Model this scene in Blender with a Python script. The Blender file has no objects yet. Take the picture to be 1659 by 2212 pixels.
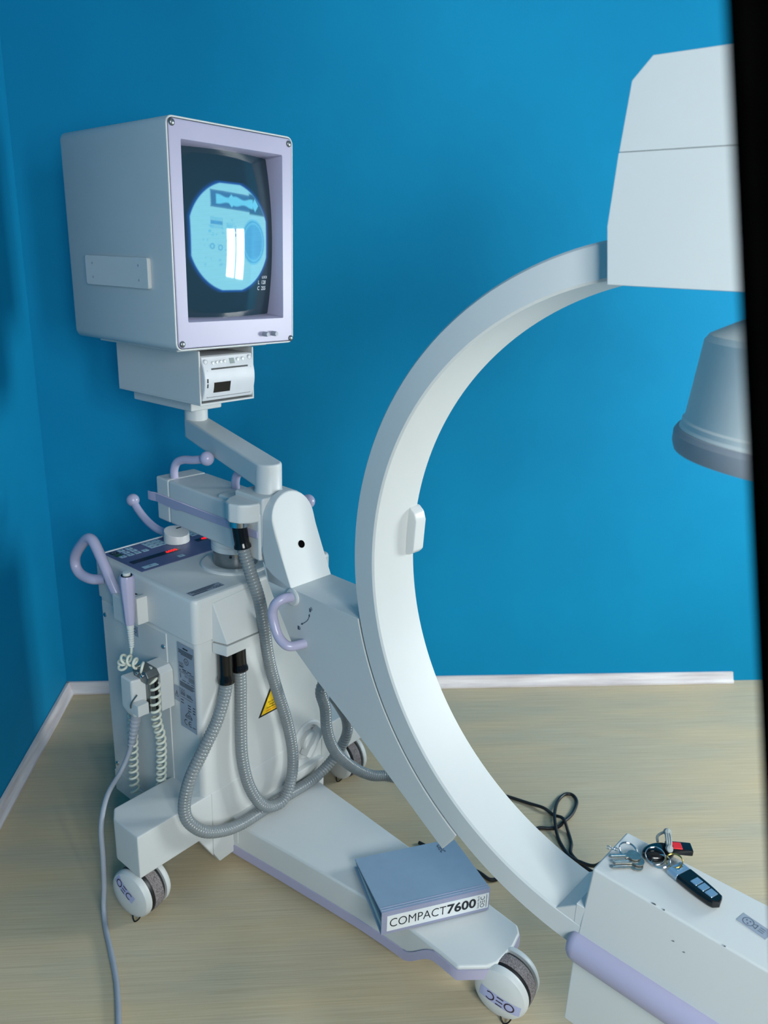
import bpy, bmesh, math, random
import numpy as np
from mathutils import Vector, Matrix

# ------------------------------------------------------------------ reset
for blk in (bpy.data.objects, bpy.data.meshes, bpy.data.materials, bpy.data.lights, bpy.data.cameras, bpy.data.curves):
    for it in list(blk):
        blk.remove(it)
random.seed(7)
SC = bpy.context.scene
COL = SC.collection

# ------------------------------------------------------------------ camera
PITCH, ROLL, YAW, CAMH, FPX = math.radians(17.97), math.radians(1.99), math.radians(5.64), 1.22, 1702.0
_f = Vector((0, math.cos(PITCH), -math.sin(PITCH)))
_u = Vector((0, math.sin(PITCH), math.cos(PITCH)))
_r = Vector((1, 0, 0))
_r, _u = math.cos(ROLL) * _r + math.sin(ROLL) * _u, -math.sin(ROLL) * _r + math.cos(ROLL) * _u
_Rz = Matrix.Rotation(-YAW, 3, 'Z')
_r, _u, _f = _Rz @ _r, _Rz @ _u, _Rz @ _f
cam = bpy.data.cameras.new('camera')
cam.sensor_fit = 'VERTICAL'
cam.sensor_height = 36.0
cam.lens = FPX / 2212.0 * 36.0
cam.clip_start = 0.01
cam.dof.use_dof = True
cam.dof.focus_distance = 1.30
cam.dof.aperture_fstop = 6.2
camo = bpy.data.objects.new('camera', cam)
camo.matrix_world = Matrix(((_r.x, _u.x, -_f.x, 0), (_r.y, _u.y, -_f.y, 0), (_r.z, _u.z, -_f.z, CAMH), (0, 0, 0, 1)))
COL.objects.link(camo)
SC.camera = camo

# ------------------------------------------------------------------ world, light, exposure
SC.view_settings.view_transform = 'Standard'
SC.view_settings.look = 'None'
SC.view_settings.gamma = 1.0
SC.view_settings.use_curve_mapping = False
SC.view_settings.exposure = 0.36
w = bpy.data.worlds.new('world'); SC.world = w
w.use_nodes = True
w.node_tree.nodes['Background'].inputs[0].default_value = (0.72, 0.86, 1.0, 1)
w.node_tree.nodes['Background'].inputs[1].default_value = 1.0

def area(name, loc, target, sx, sy, power, col):
    l = bpy.data.lights.new(name, 'AREA'); l.shape = 'RECTANGLE'; l.size = sx; l.size_y = sy
    l.energy = power; l.color = col
    o = bpy.data.objects.new(name, l); COL.objects.link(o)
    o.location = loc
    o.rotation_euler = (Vector(target) - Vector(loc)).to_track_quat('-Z', 'Y').to_euler()
    return o
# daylight standing in the two window openings (right wall, wall behind the camera)
area('daylight_right_window', (2.42, 1.55, 1.05), (0.0, 1.35, 1.05), 0.65, 0.75, 46, (0.98, 1.0, 0.985))
area('daylight_front_window', (0.66, -1.07, 1.45), (0.20, 1.5, 1.05), 0.95, 0.95, 66, (0.985, 1.0, 0.985))

# ------------------------------------------------------------------ frames
O = Vector((-0.181, 1.344, 0)); YM = math.radians(-45.18)
ROOM = Matrix.Identity(4)
MF = Matrix.Translation(O) @ Matrix.Rotation(YM, 4, 'Z')                        # machine: x along the leg, y across
CF = MF @ Matrix.Translation((0.768, 0.05, 0)) @ Matrix.Rotation(-0.047, 4, 'Z')  # swivelled C-arm group
PF = MF @ Matrix.Translation((-0.2915, 0.202, 0)) @ Matrix.Rotation(math.radians(1), 4, 'Z')  # monitor

# ------------------------------------------------------------------ materials
def lin(c):
    return tuple(((v / 255) / 12.92 if v <= 10.3 else (((v / 255) + 0.055) / 1.055) ** 2.4) for v in c)
M = {}
def mat(name, rgb, rough=0.45, metal=0.0, var=0.04, scale=30.0, bump=0.0, bscale=400.0, spec=0.5, emit=None, estr=0.0, coat=0.0):
    m = bpy.data.materials.new(name); m.use_nodes = True
    nt = m.node_tree; N = nt.nodes; L = nt.links
    p = N['Principled BSDF']
    c = lin(rgb)
    p.inputs['Roughness'].default_value = rough
    p.inputs['Metallic'].default_value = metal
    p.inputs['Specular IOR Level'].default_value = spec
    p.inputs['Coat Weight'].default_value = coat
    tc = N.new('ShaderNodeTexCoord')
    n = N.new('ShaderNodeTexNoise'); n.inputs['Scale'].default_value = scale; n.inputs['Detail'].default_value = 4
    L.new(tc.outputs['Object'], n.inputs['Vector'])
    r = N.new('ShaderNodeValToRGB')
    r.color_ramp.elements[0].color = tuple(v * (1 - var) for v in c) + (1,)
    r.color_ramp.elements[1].color = tuple(min(1, v * (1 + var)) for v in c) + (1,)
    r.color_ramp.elements[0].position = 0.3; r.color_ramp.elements[1].position = 0.7
    L.new(n.outputs['Fac'], r.inputs['Fac']); L.new(r.outputs['Color'], p.inputs['Base Color'])
    if bump > 0:
        n2 = N.new('ShaderNodeTexNoise'); n2.inputs['Scale'].default_value = bscale; n2.inputs['Detail'].default_value = 3
        L.new(tc.outputs['Object'], n2.inputs['Vector'])
        b = N.new('ShaderNodeBump'); b.inputs['Strength'].default_value = bump; b.inputs['Distance'].default_value = 0.001
        L.new(n2.outputs['Fac'], b.inputs['Height']); L.new(b.outputs['Normal'], p.inputs['Normal'])
    if emit:
        p.inputs['Emission Color'].default_value = lin(emit) + (1,)
        p.inputs['Emission Strength'].default_value = estr
    M[name] = m
    return m
mat('white', (198, 200, 199), 0.42, var=0.015, scale=8, bump=0.05, bscale=900)
mat('white_gloss', (203, 204, 203), 0.28, var=0.01)
mat('cream_white', (205, 207, 204), 0.5, var=0.02)
mat('lilac', (168, 164, 189), 0.36, var=0.02, scale=12)
mat('lilac_gloss', (176, 171, 196), 0.25, var=0.02, scale=12)
mat('hose', (126, 132, 134), 0.22, var=0.05, scale=60)
mat('black_rubber', (20, 20, 22), 0.42, var=0.1)
mat('black_gloss', (10, 10, 12), 0.18, var=0.1)
mat('hole_black', (4, 4, 5), 1.0, spec=0.05)
mat('groove', (60, 68, 74), 0.7)
mat('steel', (150, 152, 152), 0.22, metal=1.0, var=0.08, scale=80)
mat('chrome', (200, 202, 205), 0.12, metal=1.0, var=0.05)
mat('zinc', (140, 142, 140), 0.38, metal=1.0, var=0.1)
mat('key_metal', (158, 158, 152), 0.34, metal=0.9, var=0.12, scale=200)
mat('brass', (190, 165, 95), 0.25, metal=1.0)
mat('grey_plastic', (150, 155, 165), 0.45)
mat('ii_grey', (146, 149, 155), 0.5)
mat('panel_blue', (86, 92, 128), 0.4, var=0.04)
mat('key_blue', (160, 190, 204), 0.5)
mat('key_green', (34, 78, 48), 0.5)
mat('display_dark', (28, 12, 14), 0.25)
mat('led', (120, 10, 12), 0.5, emit=(255, 20, 28), estr=1.7)
mat('plate_grey', (140, 150, 164), 0.5, var=0.03)
mat('ink', (22, 26, 34), 0.6)
mat('ink_soft', (62, 72, 92), 0.6)
mat('sticker_lilac', (165, 170, 205), 0.45, var=0.03)
mat('logo_ink', (46, 30, 50), 0.5)
mat('sign_yellow', (236, 192, 22), 0.45)
mat('label_white', (228, 230, 230), 0.4)
mat('binder', (142, 162, 182), 0.42, var=0.03, scale=40)
mat('binder_edge', (150, 152, 176), 0.4)
mat('paper', (175, 200, 206), 0.7)
mat('coil', (214, 215, 200), 0.45, var=0.02)
mat('cable_grey', (150, 156, 166), 0.5)
mat('red', (214, 24, 30), 0.45)
mat('cord', (150, 156, 154), 0.8, var=0.25, scale=900)
mat('fob_silver', (150, 175, 195), 0.25, metal=0.6, var=0.05)
mat('curtain', (3, 3, 3), 1.0, var=0.2, scale=50, spec=0.0)
mat('frame_white', (225, 225, 222), 0.5)
mat('printer_grey', (205, 206, 210), 0.45)
mat('lcd', (150, 160, 158), 0.3)
mat('bezel_shadow', (96, 100, 108), 0.6)

def tread_mat():
    m = mat('tread', (122, 114, 114), 0.9, var=0.6, scale=420, bump=0.6, bscale=700)
tread_mat()

def wall_mat(name, c0, c1):
    m = bpy.data.materials.new(name); m.use_nodes = True
    nt = m.node_tree; N = nt.nodes; L = nt.links; p = N['Principled BSDF']
    p.inputs['Roughness'].default_value = 0.75
    p.inputs['Specular IOR Level'].default_value = 0.18
    tc = N.new('ShaderNodeTexCoord')
    n = N.new('ShaderNodeTexNoise'); n.inputs['Scale'].default_value = 2.2; n.inputs['Detail'].default_value = 5
    L.new(tc.outputs['Object'], n.inputs['Vector'])
    r = N.new('ShaderNodeValToRGB')
    r.color_ramp.elements[0].color = lin(c0) + (1,); r.color_ramp.elements[1].color = lin(c1) + (1,)
    r.color_ramp.elements[0].position = 0.35; r.color_ramp.elements[1].position = 0.65
    L.new(n.outputs['Fac'], r.inputs['Fac']); L.new(r.outputs['Color'], p.inputs['Base Color'])
    n2 = N.new('ShaderNodeTexNoise'); n2.inputs['Scale'].default_value = 180; n2.inputs['Detail'].default_value = 6
    n3 = N.new('ShaderNodeTexNoise'); n3.inputs['Scale'].default_value = 6; n3.inputs['Detail'].default_value = 4
    L.new(tc.outputs['Object'], n2.inputs['Vector']); L.new(tc.outputs['Object'], n3.inputs['Vector'])
    mx = N.new('ShaderNodeMath'); mx.operation = 'MULTIPLY_ADD'; mx.inputs[1].default_value = 0.25
    L.new(n2.outputs['Fac'], mx.inputs[0]); L.new(n3.outputs['Fac'], mx.inputs[2])
    b = N.new('ShaderNodeBump'); b.inputs['Strength'].default_value = 0.22; b.inputs['Distance'].default_value = 0.004
    L.new(mx.outputs[0], b.inputs['Height']); L.new(b.outputs['Normal'], p.inputs['Normal'])
    M[name] = m
wall_mat('wall_blue', (0, 127, 171), (0, 134, 178))
mat('plain_wall', (180, 182, 180), 0.8, var=0.02, scale=3)

def floor_mat():
    m = bpy.data.materials.new('floor_vinyl'); m.use_nodes = True
    nt = m.node_tree; N = nt.nodes; L = nt.links; p = N['Principled BSDF']
    p.inputs['Roughness'].default_value = 0.46
    p.inputs['Specular IOR Level'].default_value = 0.35
    tc = N.new('ShaderNodeTexCoord')
    mp = N.new('ShaderNodeMapping'); mp.inputs['Scale'].default_value = (5, 330, 1)
    L.new(tc.outputs['Object'], mp.inputs['Vector'])
    n = N.new('ShaderNodeTexNoise'); n.inputs['Scale'].default_value = 1.0; n.inputs['Detail'].default_value = 7; n.inputs['Roughness'].default_value = 0.65
    L.new(mp.outputs['Vector'], n.inputs['Vector'])
    r = N.new('ShaderNodeValToRGB')
    r.color_ramp.elements[0].color = lin((168, 150, 118)) + (1,); r.color_ramp.elements[1].color = lin((196, 180, 148)) + (1,)
    r.color_ramp.elements[0].position = 0.33; r.color_ramp.elements[1].position = 0.62
    L.new(n.outputs['Fac'], r.inputs['Fac'])
    mp2 = N.new('ShaderNodeMapping'); mp2.inputs['Scale'].default_value = (1.6, 7, 1)
    L.new(tc.outputs['Object'], mp2.inputs['Vector'])
    n2 = N.new('ShaderNodeTexNoise'); n2.inputs['Scale'].default_value = 1.3; n2.inputs['Detail'].default_value = 4
    L.new(mp2.outputs['Vector'], n2.inputs['Vector'])
    r2 = N.new('ShaderNodeValToRGB')
    r2.color_ramp.elements[0].color = lin((172, 168, 154)) + (1,); r2.color_ramp.elements[1].color = lin((208, 184, 148)) + (1,)
    r2.color_ramp.elements[0].position = 0.38; r2.color_ramp.elements[1].position = 0.66
    L.new(n2.outputs['Fac'], r2.inputs['Fac'])
    mx = N.new('ShaderNodeMix'); mx.data_type = 'RGBA'; mx.inputs[0].default_value = 0.38
    L.new(r.outputs['Color'], mx.inputs[6]); L.new(r2.outputs['Color'], mx.inputs[7])
    L.new(mx.outputs[2], p.inputs['Base Color'])
    b = N.new('ShaderNodeBump'); b.inputs['Strength'].default_value = 0.15; b.inputs['Distance'].default_value = 0.0006
    L.new(n.outputs['Fac'], b.inputs['Height']); L.new(b.outputs['Normal'], p.inputs['Normal'])
    M['floor_vinyl'] = m
floor_mat()

def base_mat():
    m = bpy.data.materials.new('baseboard_wood'); m.use_nodes = True
    nt = m.node_tree; N = nt.nodes; L = nt.links; p = N['Principled BSDF']
    p.inputs['Roughness'].default_value = 0.45
    tc = N.new('ShaderNodeTexCoord')
    mp = N.new('ShaderNodeMapping'); mp.inputs['Scale'].default_value = (6, 6, 90)
    L.new(tc.outputs['Object'], mp.inputs['Vector'])
    n = N.new('ShaderNodeTexNoise'); n.inputs['Scale'].default_value = 1; n.inputs['Detail'].default_value = 5
    L.new(mp.outputs['Vector'], n.inputs['Vector'])
    r = N.new('ShaderNodeValToRGB')
    r.color_ramp.elements[0].color = lin((186, 176, 178)) + (1,); r.color_ramp.elements[1].color = lin((226, 220, 220)) + (1,)
    r.color_ramp.elements[0].position = 0.3; r.color_ramp.elements[1].position = 0.7
    L.new(n.outputs['Fac'], r.inputs['Fac']); L.new(r.outputs['Color'], p.inputs['Base Color'])
    M['baseboard_wood'] = m
base_mat()

def pane_mat():
    m = bpy.data.materials.new('window_glass'); m.use_nodes = True
    nt = m.node_tree; N = nt.nodes; L = nt.links
    for n in list(N): N.remove(n)
    out = N.new('ShaderNodeOutputMaterial'); mix = N.new('ShaderNodeMixShader'); mix.inputs[0].default_value = 0.04
    t = N.new('ShaderNodeBsdfTransparent'); t.inputs[0].default_value = (0.96, 0.98, 0.98, 1)
    g = N.new('ShaderNodeBsdfGlossy'); g.inputs['Roughness'].default_value = 0.02
    L.new(t.outputs[0], mix.inputs[1]); L.new(g.outputs[0], mix.inputs[2]); L.new(mix.outputs[0], out.inputs[0])
    M['window_glass'] = m
pane_mat()

def screen_mat():
    m = bpy.data.materials.new('screen_glass'); m.use_nodes = True
    nt = m.node_tree; N = nt.nodes; L = nt.links; p = N['Principled BSDF']
    p.inputs['Base Color'].default_value = lin((38, 58, 70)) + (1,)
    p.inputs['Roughness'].default_value = 0.04
    a = N.new('ShaderNodeAttribute'); a.attribute_name = 'picture'
    L.new(a.outputs['Color'], p.inputs['Emission Color'])
    p.inputs['Emission Strength'].default_value = 0.82
    M['screen_glass'] = m
screen_mat()

# ------------------------------------------------------------------ mesh helpers
def cr(pts, per=8, closed=False):
    P = [Vector(p) for p in pts]; n = len(P); out = []
    rng = range(n) if closed else range(n - 1)
    for i in rng:
        p1, p2 = P[i], P[(i + 1) % n]
        p0 = P[(i - 1) % n] if (closed or i > 0) else p1 * 2 - p2
        p3 = P[(i + 2) % n] if (closed or i < n - 2) else p2 * 2 - p1
        for k in range(per):
            t = k / per
            out.append(0.5 * ((2 * p1) + (p2 - p0) * t + (2 * p0 - 5 * p1 + 4 * p2 - p3) * t * t + (3 * p1 - p0 - 3 * p2 + p3) * t ** 3))
    if not closed: out.append(P[-1].copy())
    return out
def resample(path, step):
    d = [0.0]
    for a, b in zip(path, path[1:]): d.append(d[-1] + (b - a).length)
    n = max(2, int(round(d[-1] / step))); out = []; j = 0
    for i in range(n + 1):
        t = d[-1] * i / n
        while j < len(d) - 2 and d[j + 1] < t: j += 1
        s = (t - d[j]) / max(1e-9, d[j + 1] - d[j])
        out.append(path[j].lerp(path[j + 1], min(1, s)))
    return out
def frames(path, closed=False):
    n = len(path); T = []
    for i in range(n):
        if closed: t = path[(i + 1) % n] - path[i - 1]
        else: t = path[min(i + 1, n - 1)] - path[max(i - 1, 0)]
        T.append(t.normalized() if t.length > 1e-9 else Vector((0, 0, 1)))
    u = T[0].cross(Vector((0, 0, 1)))
    if u.length < 1e-3: u = T[0].cross(Vector((1, 0, 0)))
    u.normalize(); F = []
    for t in T:
        u = (u - t * u.dot(t)); u.normalize()
        F.append((t, u.copy(), t.cross(u)))
    return F

class MB:
    def __init__(s): s.v = []; s.f = []; s.m = []
    def add(s, vs, fs, mi=0):
        o = len(s.v); s.v += [tuple(v) for v in vs]
        for f in fs: s.f.append(tuple(i + o for i in f)); s.m.append(mi)
        return s
    def box(s, x0, x1, y0, y1, z0, z1, mi=0):
        return s.add([(x0, y0, z0), (x1, y0, z0), (x1, y1, z0), (x0, y1, z0), (x0, y0, z1), (x1, y0, z1), (x1, y1, z1), (x0, y1, z1)],
                     [(0, 3, 2, 1), (4, 5, 6, 7), (0, 1, 5, 4), (1, 2, 6, 5), (2, 3, 7, 6), (3, 0, 4, 7)], mi)
    def hexa(s, lo, hi, mi=0):
        return s.add(list(lo) + list(hi), [(0, 3, 2, 1), (4, 5, 6, 7), (0, 1, 5, 4), (1, 2, 6, 5), (2, 3, 7, 6), (3, 0, 4, 7)], mi)
    def prism(s, poly, axis, d0, d1, mi=0):
        def P(p, d): return (d, p[0], p[1]) if axis == 'x' else (p[0], d, p[1]) if axis == 'y' else (p[0], p[1], d)
        n = len(poly)
        return s.add([P(p, d0) for p in poly] + [P(p, d1) for p in poly],
                     [tuple(range(n))[::-1], tuple(range(n, 2 * n))] + [(i, (i + 1) % n, n + (i + 1) % n, n + i) for i in range(n)], mi)
    def loft(s, rings, cap=True, closed=False, mi=0):
        n = len(rings[0]); vs = [p for r in rings for p in r]; fs = []
        k = len(rings)
        for i in range(k if closed else k - 1):
            a, b = i * n, ((i + 1) % k) * n
            for j in range(n): fs.append((a + j, a + (j + 1) % n, b + (j + 1) % n, b + j))
        if cap and not closed: fs += [tuple(range(n))[::-1], tuple((k - 1) * n + j for j in range(n))]
        return s.add(vs, fs, mi)
    def tube(s, path, r, n=12, mi=0, closed=False, cap=True):
        path = [Vector(p) for p in path]
        F = frames(path, closed); rings = []
        for i, (p, (t, u, w_)) in enumerate(zip(path, F)):
            rr = r[i] if isinstance(r, (list, tuple)) else r
            rings.append([p + (u * math.cos(2 * math.pi * j / n) + w_ * math.sin(2 * math.pi * j / n)) * rr for j in range(n)])
        return s.loft(rings, cap, closed, mi)
    def lathe(s, prof, origin=(0, 0, 0), axis=(0, 0, 1), n=32, mi=0):
        a = Vector(axis).normalized(); u = a.cross(Vector((0, 0, 1)))
        if u.length < 1e-3: u = Vector((1, 0, 0))
        u.normalize(); w_ = a.cross(u); o = Vector(origin)
        rings = [[o + a * z + (u * math.cos(2 * math.pi * j / n) + w_ * math.sin(2 * math.pi * j / n)) * max(r, 1e-5) for j in range(n)] for r, z in prof]
        return s.loft(rings, True, False, mi)
    def ball(s, c, r, mi=0, n=20, sq=(1, 1, 1)):
        c = Vector(c); rings = []
        k = n // 2
        for i in range(k + 1):
            t = math.pi * i / k
            rings.append([c + Vector((sq[0] * r * max(1e-4, math.sin(t)) * math.cos(2 * math.pi * j / n), sq[1] * r * max(1e-4, math.sin(t)) * math.sin(2 * math.pi * j / n), -sq[2] * r * math.cos(t))) for j in range(n)])
        return s.loft(rings, True, False, mi)
    def poly3(s, pts, mi=0): return s.add(pts, [tuple(range(len(pts)))], mi)
    def flat(s, pts2, o, u, v, lift=0.0, mi=0, thick=0.0):
        o, u, v = Vector(o), Vector(u), Vector(v); nn = u.cross(v).normalized() * lift
        return s.add([o + u * p[0] + v * p[1] + nn for p in pts2], [tuple(range(len(pts2)))], mi)
    def rect(s, x0, x1, y0, y1, o, u, v, lift=0.0, mi=0): return s.flat([(x0, y0), (x1, y0), (x1, y1), (x0, y1)], o, u, v, lift, mi)
    def slab(s, x0, x1, y0, y1, o, u, v, t, mi=0, base=0.0):
        o, u, v = Vector(o), Vector(u), Vector(v); n = u.cross(v).normalized()
        q = [o + u * a + v * b for a, b in ((x0, y0), (x1, y0), (x1, y1), (x0, y1))]
        return s.hexa([p + n * base for p in q], [p + n * (base + t) for p in q], mi)
    def arc(s, cx, cy, r0, r1, a0, a1, o, u, v, lift=0.0, mi=0, n=28):
        for i in range(n):
            t0 = a0 + (a1 - a0) * i / n; t1 = a0 + (a1 - a0) * (i + 1) / n
            s.flat([(cx + r0 * math.cos(t0), cy + r0 * math.sin(t0)), (cx + r1 * math.cos(t0), cy + r1 * math.sin(t0)),
                    (cx + r1 * math.cos(t1), cy + r1 * math.sin(t1)), (cx + r0 * math.cos(t1), cy + r0 * math.sin(t1))], o, u, v, lift, mi)
        return s
    def line(s, pts, wd, o, u, v, lift=0.0, mi=0):
        for (x0, y0), (x1, y1) in zip(pts, pts[1:]):
            d = math.hypot(x1 - x0, y1 - y0) or 1e-9; nx, ny = -(y1 - y0) / d * wd / 2, (x1 - x0) / d * wd / 2
            s.flat([(x0 + nx, y0 + ny), (x0 - nx, y0 - ny), (x1 - nx, y1 - ny), (x1 + nx, y1 + ny)], o, u, v, lift, mi)
        return s
    def oec(s, cx, cy, h, o, u, v, lift, mi=0):
        r = h / 2; w_ = h * 0.13
        s.arc(cx - h * 1.0, cy, r - w_, r, 0, 2 * math.pi, o, u, v, lift, mi)
        for k in (-1, 0, 1): s.rect(cx - h * 0.36, cx + h * 0.30, cy + k * (r - w_ / 2) - w_ / 2, cy + k * (r - w_ / 2) + w_ / 2, o, u, v, lift, mi)
        s.arc(cx + h * 0.98, cy, r - w_, r, math.radians(48), math.radians(312), o, u, v, lift, mi)
        return s
    def text(s, string, size, o, u, v, lift=0.0, mi=0, align='CENTER', bold=0.0, sx=1.0, fit=None):
        cu = bpy.data.curves.new('print', 'FONT'); cu.body = string; cu.size = size; cu.align_x = align; cu.align_y = 'CENTER'
        cu.resolution_u = 3; cu.offset = bold * size
        ob_ = bpy.data.objects.new('print', cu); COL.objects.link(ob_)
        bpy.context.view_layer.update()
        me = bpy.data.meshes.new_from_object(ob_.evaluated_get(bpy.context.evaluated_depsgraph_get()))
        o, u, v = Vector(o), Vector(u), Vector(v); nn = u.cross(v).normalized() * lift
        if fit:
            xs = [q.co.x for q in me.vertices]; sx = fit / (max(xs) - min(xs)); o = o - u * ((max(xs) + min(xs)) / 2 * sx)
        s.add([o + u * (q.co.x * sx) + v * q.co.y + nn for q in me.vertices], [tuple(p.vertices) for p in me.polygons], mi)
        bpy.data.objects.remove(ob_); bpy.data.meshes.remove(me); bpy.data.curves.remove(cu)
        return s

WORLD = {}
def link(name, data, parent, frame):
    o = bpy.data.objects.new(name, data); COL.objects.link(o)
    if parent is not None:
        o.parent = parent; o.matrix_parent_inverse = WORLD[parent.name].inverted()
    o.matrix_basis = frame
    WORLD[o.name] = frame.copy()
    return o
def ob(name, mb, mats, parent=None, frame=ROOM, bevel=0.0, seg=2, ang=32, label=None, recalc=True, smooth=True, merge=True, bang=28, clip=None):
    me = bpy.data.meshes.new(name)
    me.from_pydata(mb.v, [], mb.f)
    for p, mi in zip(me.polygons, mb.m): p.material_index = mi
    bm = bmesh.new(); bm.from_mesh(me)
    if merge: bmesh.ops.remove_doubles(bm, verts=bm.verts, dist=1e-5)
    if recalc: bmesh.ops.recalc_face_normals(bm, faces=bm.faces)
    if clip is not None:
        r_ = bmesh.ops.bisect_plane(bm, geom=bm.verts[:] + bm.edges[:] + bm.faces[:], plane_co=(0, 0, clip), plane_no=(0, 0, 1), clear_outer=True)
        bmesh.ops.holes_fill(bm, edges=[e for e in bm.edges if e.is_boundary], sides=0)
        bmesh.ops.recalc_face_normals(bm, faces=bm.faces)
    if bevel > 0:
        es = [e for e in bm.edges if len(e.link_faces) == 2 and e.calc_face_angle(0) > math.radians(bang)]
        bmesh.ops.bevel(bm, geom=es, offset=bevel, segments=seg, profile=0.5, affect='EDGES', clamp_overlap=True)
    bm.to_mesh(me); bm.free()
    if not isinstance(mats, (list, tuple)): mats = [mats]
    for q in mats: me.materials.append(M[q])
    if smooth:
        me.polygons.foreach_set('use_smooth', [True] * len(me.polygons))
        me.set_sharp_from_angle(angle=math.radians(ang))
    o = link(name, me, parent, frame)
    if smooth and bevel > 0:
        wn = o.modifiers.new('weighted_normal', 'WEIGHTED_NORMAL'); wn.keep_sharp = True; wn.weight = 60
    if label: o['label'] = label
    return o
def thing(name, label, cat, frame, group=None):
    o = link(name, None, None, frame); o.empty_display_size = 0.1
    o['label'] = label; o['category'] = cat
    if group: o['group'] = group
    return o
def tag(o, label, cat, group=None):
    o['label'] = label; o['category'] = cat
    if group: o['group'] = group
    return o
def structure(o, label=None):
    o['kind'] = 'structure'
    if label: o['label'] = label
    return o
def hull_offset(poly, d):
    n = len(poly); out = []
    ar = sum(poly[i][0] * poly[(i + 1) % n][1] - poly[(i + 1) % n][0] * poly[i][1] for i in range(n))
    sg = 1 if ar > 0 else -1
    for i in range(n):
        p0, p1, p2 = Vector(poly[i - 1]), Vector(poly[i]), Vector(poly[(i + 1) % n])
        a = (p1 - p0).normalized(); b = (p2 - p1).normalized()
        na, nb = Vector((a.y, -a.x)) * sg, Vector((b.y, -b.x)) * sg
        m = (na + nb); m = m.normalized() if m.length > 1e-6 else na
        out.append(tuple(p1 + m * (d / max(0.4, m.dot(na)))))
    return out

# ------------------------------------------------------------------ room
XL, XR, YB, YF, ZC = -0.692, 2.30, 2.066, -0.95, 2.60
structure(ob('floor', MB().box(XL - .1, XR + .1, YF - .1, YB + .1, -.08, 0), 'floor_vinyl', smooth=False), 'greyish tan vinyl floor with fine horizontal wood grain')
structure(ob('ceiling', MB().box(XL - .1, XR + .1, YF - .1, YB + .1, ZC, ZC + .08), 'plain_wall', smooth=False), 'plain white ceiling')
structure(ob('wall_back', MB().box(XL - .1, XR + .1, YB, YB + .1, 0, ZC), 'wall_blue', smooth=False), 'bright blue painted plaster wall behind the machine')
structure(ob('wall_left', MB().box(XL - .1, XL, YF, YB, 0, ZC), 'wall_blue', smooth=False), 'bright blue painted plaster wall at left')
def wall_with_hole(name, axis, d0, d1, a0, a1, h0, h1, m):
    mb = MB()
    lo, hi = (YF, YB) if axis == 'x' else (XL - .1, XR + .1)
    for (p0, p1, z0, z1) in ((lo, a0, 0, ZC), (a1, hi, 0, ZC), (a0, a1, 0, h0), (a0, a1, h1, ZC)):
        if axis == 'x': mb.box(d0, d1, p0, p1, z0, z1)
        else: mb.box(p0, p1, d0, d1, z0, z1)
    return structure(ob(name, mb, m, smooth=False))
wall_with_hole('wall_right', 'x', XR, XR + .1, 1.22, 1.88, 0.66, 1.44, 'wall_blue')
wall_with_hole('wall_front', 'y', YF - .1, YF, 0.15, 1.15, 0.95, 1.95, 'wall_blue')
def window(name, axis, d, a0, a1, h0, h1):
    t = 0.05
    def B(mb, p0, p1, z0, z1, e=0.03):
        return mb.box(d - e, d + e, p0, p1, z0, z1) if axis == 'x' else mb.box(p0, p1, d - e, d + e, z0, z1)
    f = MB(); B(f, a0, a0 + t, h0, h1); B(f, a1 - t, a1, h0, h1); B(f, a0 + t, a1 - t, h0, h0 + t); B(f, a0 + t, a1 - t, h1 - t, h1)
    o = structure(ob(name, f, 'frame_white', smooth=False), 'white framed window with two panes')
    mid = (a0 + a1) / 2
    m = MB(); B(m, mid - .025, mid + .025, h0 + t, h1 - t); ob('mullion', m, 'frame_white', o, smooth=False)
    for q0, q1 in ((a0 + t, mid - .025), (mid + .025, a1 - t)):
        p = MB(); B(p, q0, q1, h0 + t, h1 - t, 0.003); ob('pane', p, 'window_glass', o, smooth=False)
window('window_1', 'x', XR + .05, 1.22, 1.88, 0.66, 1.44)
window('window_2', 'y', YF - .05, 0.15, 1.15, 0.95, 1.95)
# baseboards: a low hollow-curved profile
prof = [(0, 0), (.020, 0), (.020, .006), (.014, .012), (.011, .020), (.008, .026), (.007, .032), (0, .032)]
mb = MB(); n = len(prof)
mb.loft([[(XL + .002, YB - .002 - p, z + .001) for p, z in prof], [(1.305, YB - .002 - p, z + .001) for p, z in prof]])
structure(ob('baseboard_back', mb, 'baseboard_wood', ang=20), 'pale wood effect skirting along the back wall, ending before the right')
mb = MB()
mb.loft([[(XL + .002 + p, YB - .004 - p * .2, z + .001) for p, z in prof], [(XL + .002 + p, YF + .01, z + .001) for p, z in prof]])
structure(ob('baseboard_left', mb, 'baseboard_wood', ang=20), 'pale wood effect skirting along the left wall')

# ------------------------------------------------------------------ the machine
XM = thing('mobile_c_arm_xray_machine', 'white mobile X-ray machine with large C-shaped arm, monitor and lilac handles', 'X-ray machine', MF)

# --- cabinet
def rrect(y0, y1, z0, z1, r, k=5):
    out = []
    for (cy, cz, t0_) in ((y1 - r, z1 - r, 0), (y0 + r, z1 - r, 90), (y0 + r, z0 + r, 180), (y1 - r, z0 + r, 270)):
        for i in range(k + 1):
            t = math.radians(t0_ + 90 * i / k); out.append((cy + r * math.cos(t), cz + r * math.sin(t)))
    return out
def shell(x0, x1, y0, y1, zs, r):
    return MB().loft([[(x, y, z) for x, y in rrect(x0 + e, x1 - e, y0 + e, y1 - e, r - min(e, r * .5))] for z, e in zs])
cab = ob('cabinet', shell(-.328, -.002, -.034, .314, [(.104, .001), (.105, 0), (.5295, 0), (.5300, .0006)], .011), 'white', XM, MF, ang=25)
ob('cabinet_skirt', MB().box(-.3275, -.116, -.0338, .3138, .050, .1045), 'white', cab, MF, .002, 1)
ob('side_panel', MB().box(-.318, -.094, -.0358, -.030, .108, .522), 'white', cab, MF, .001, 1)
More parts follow.
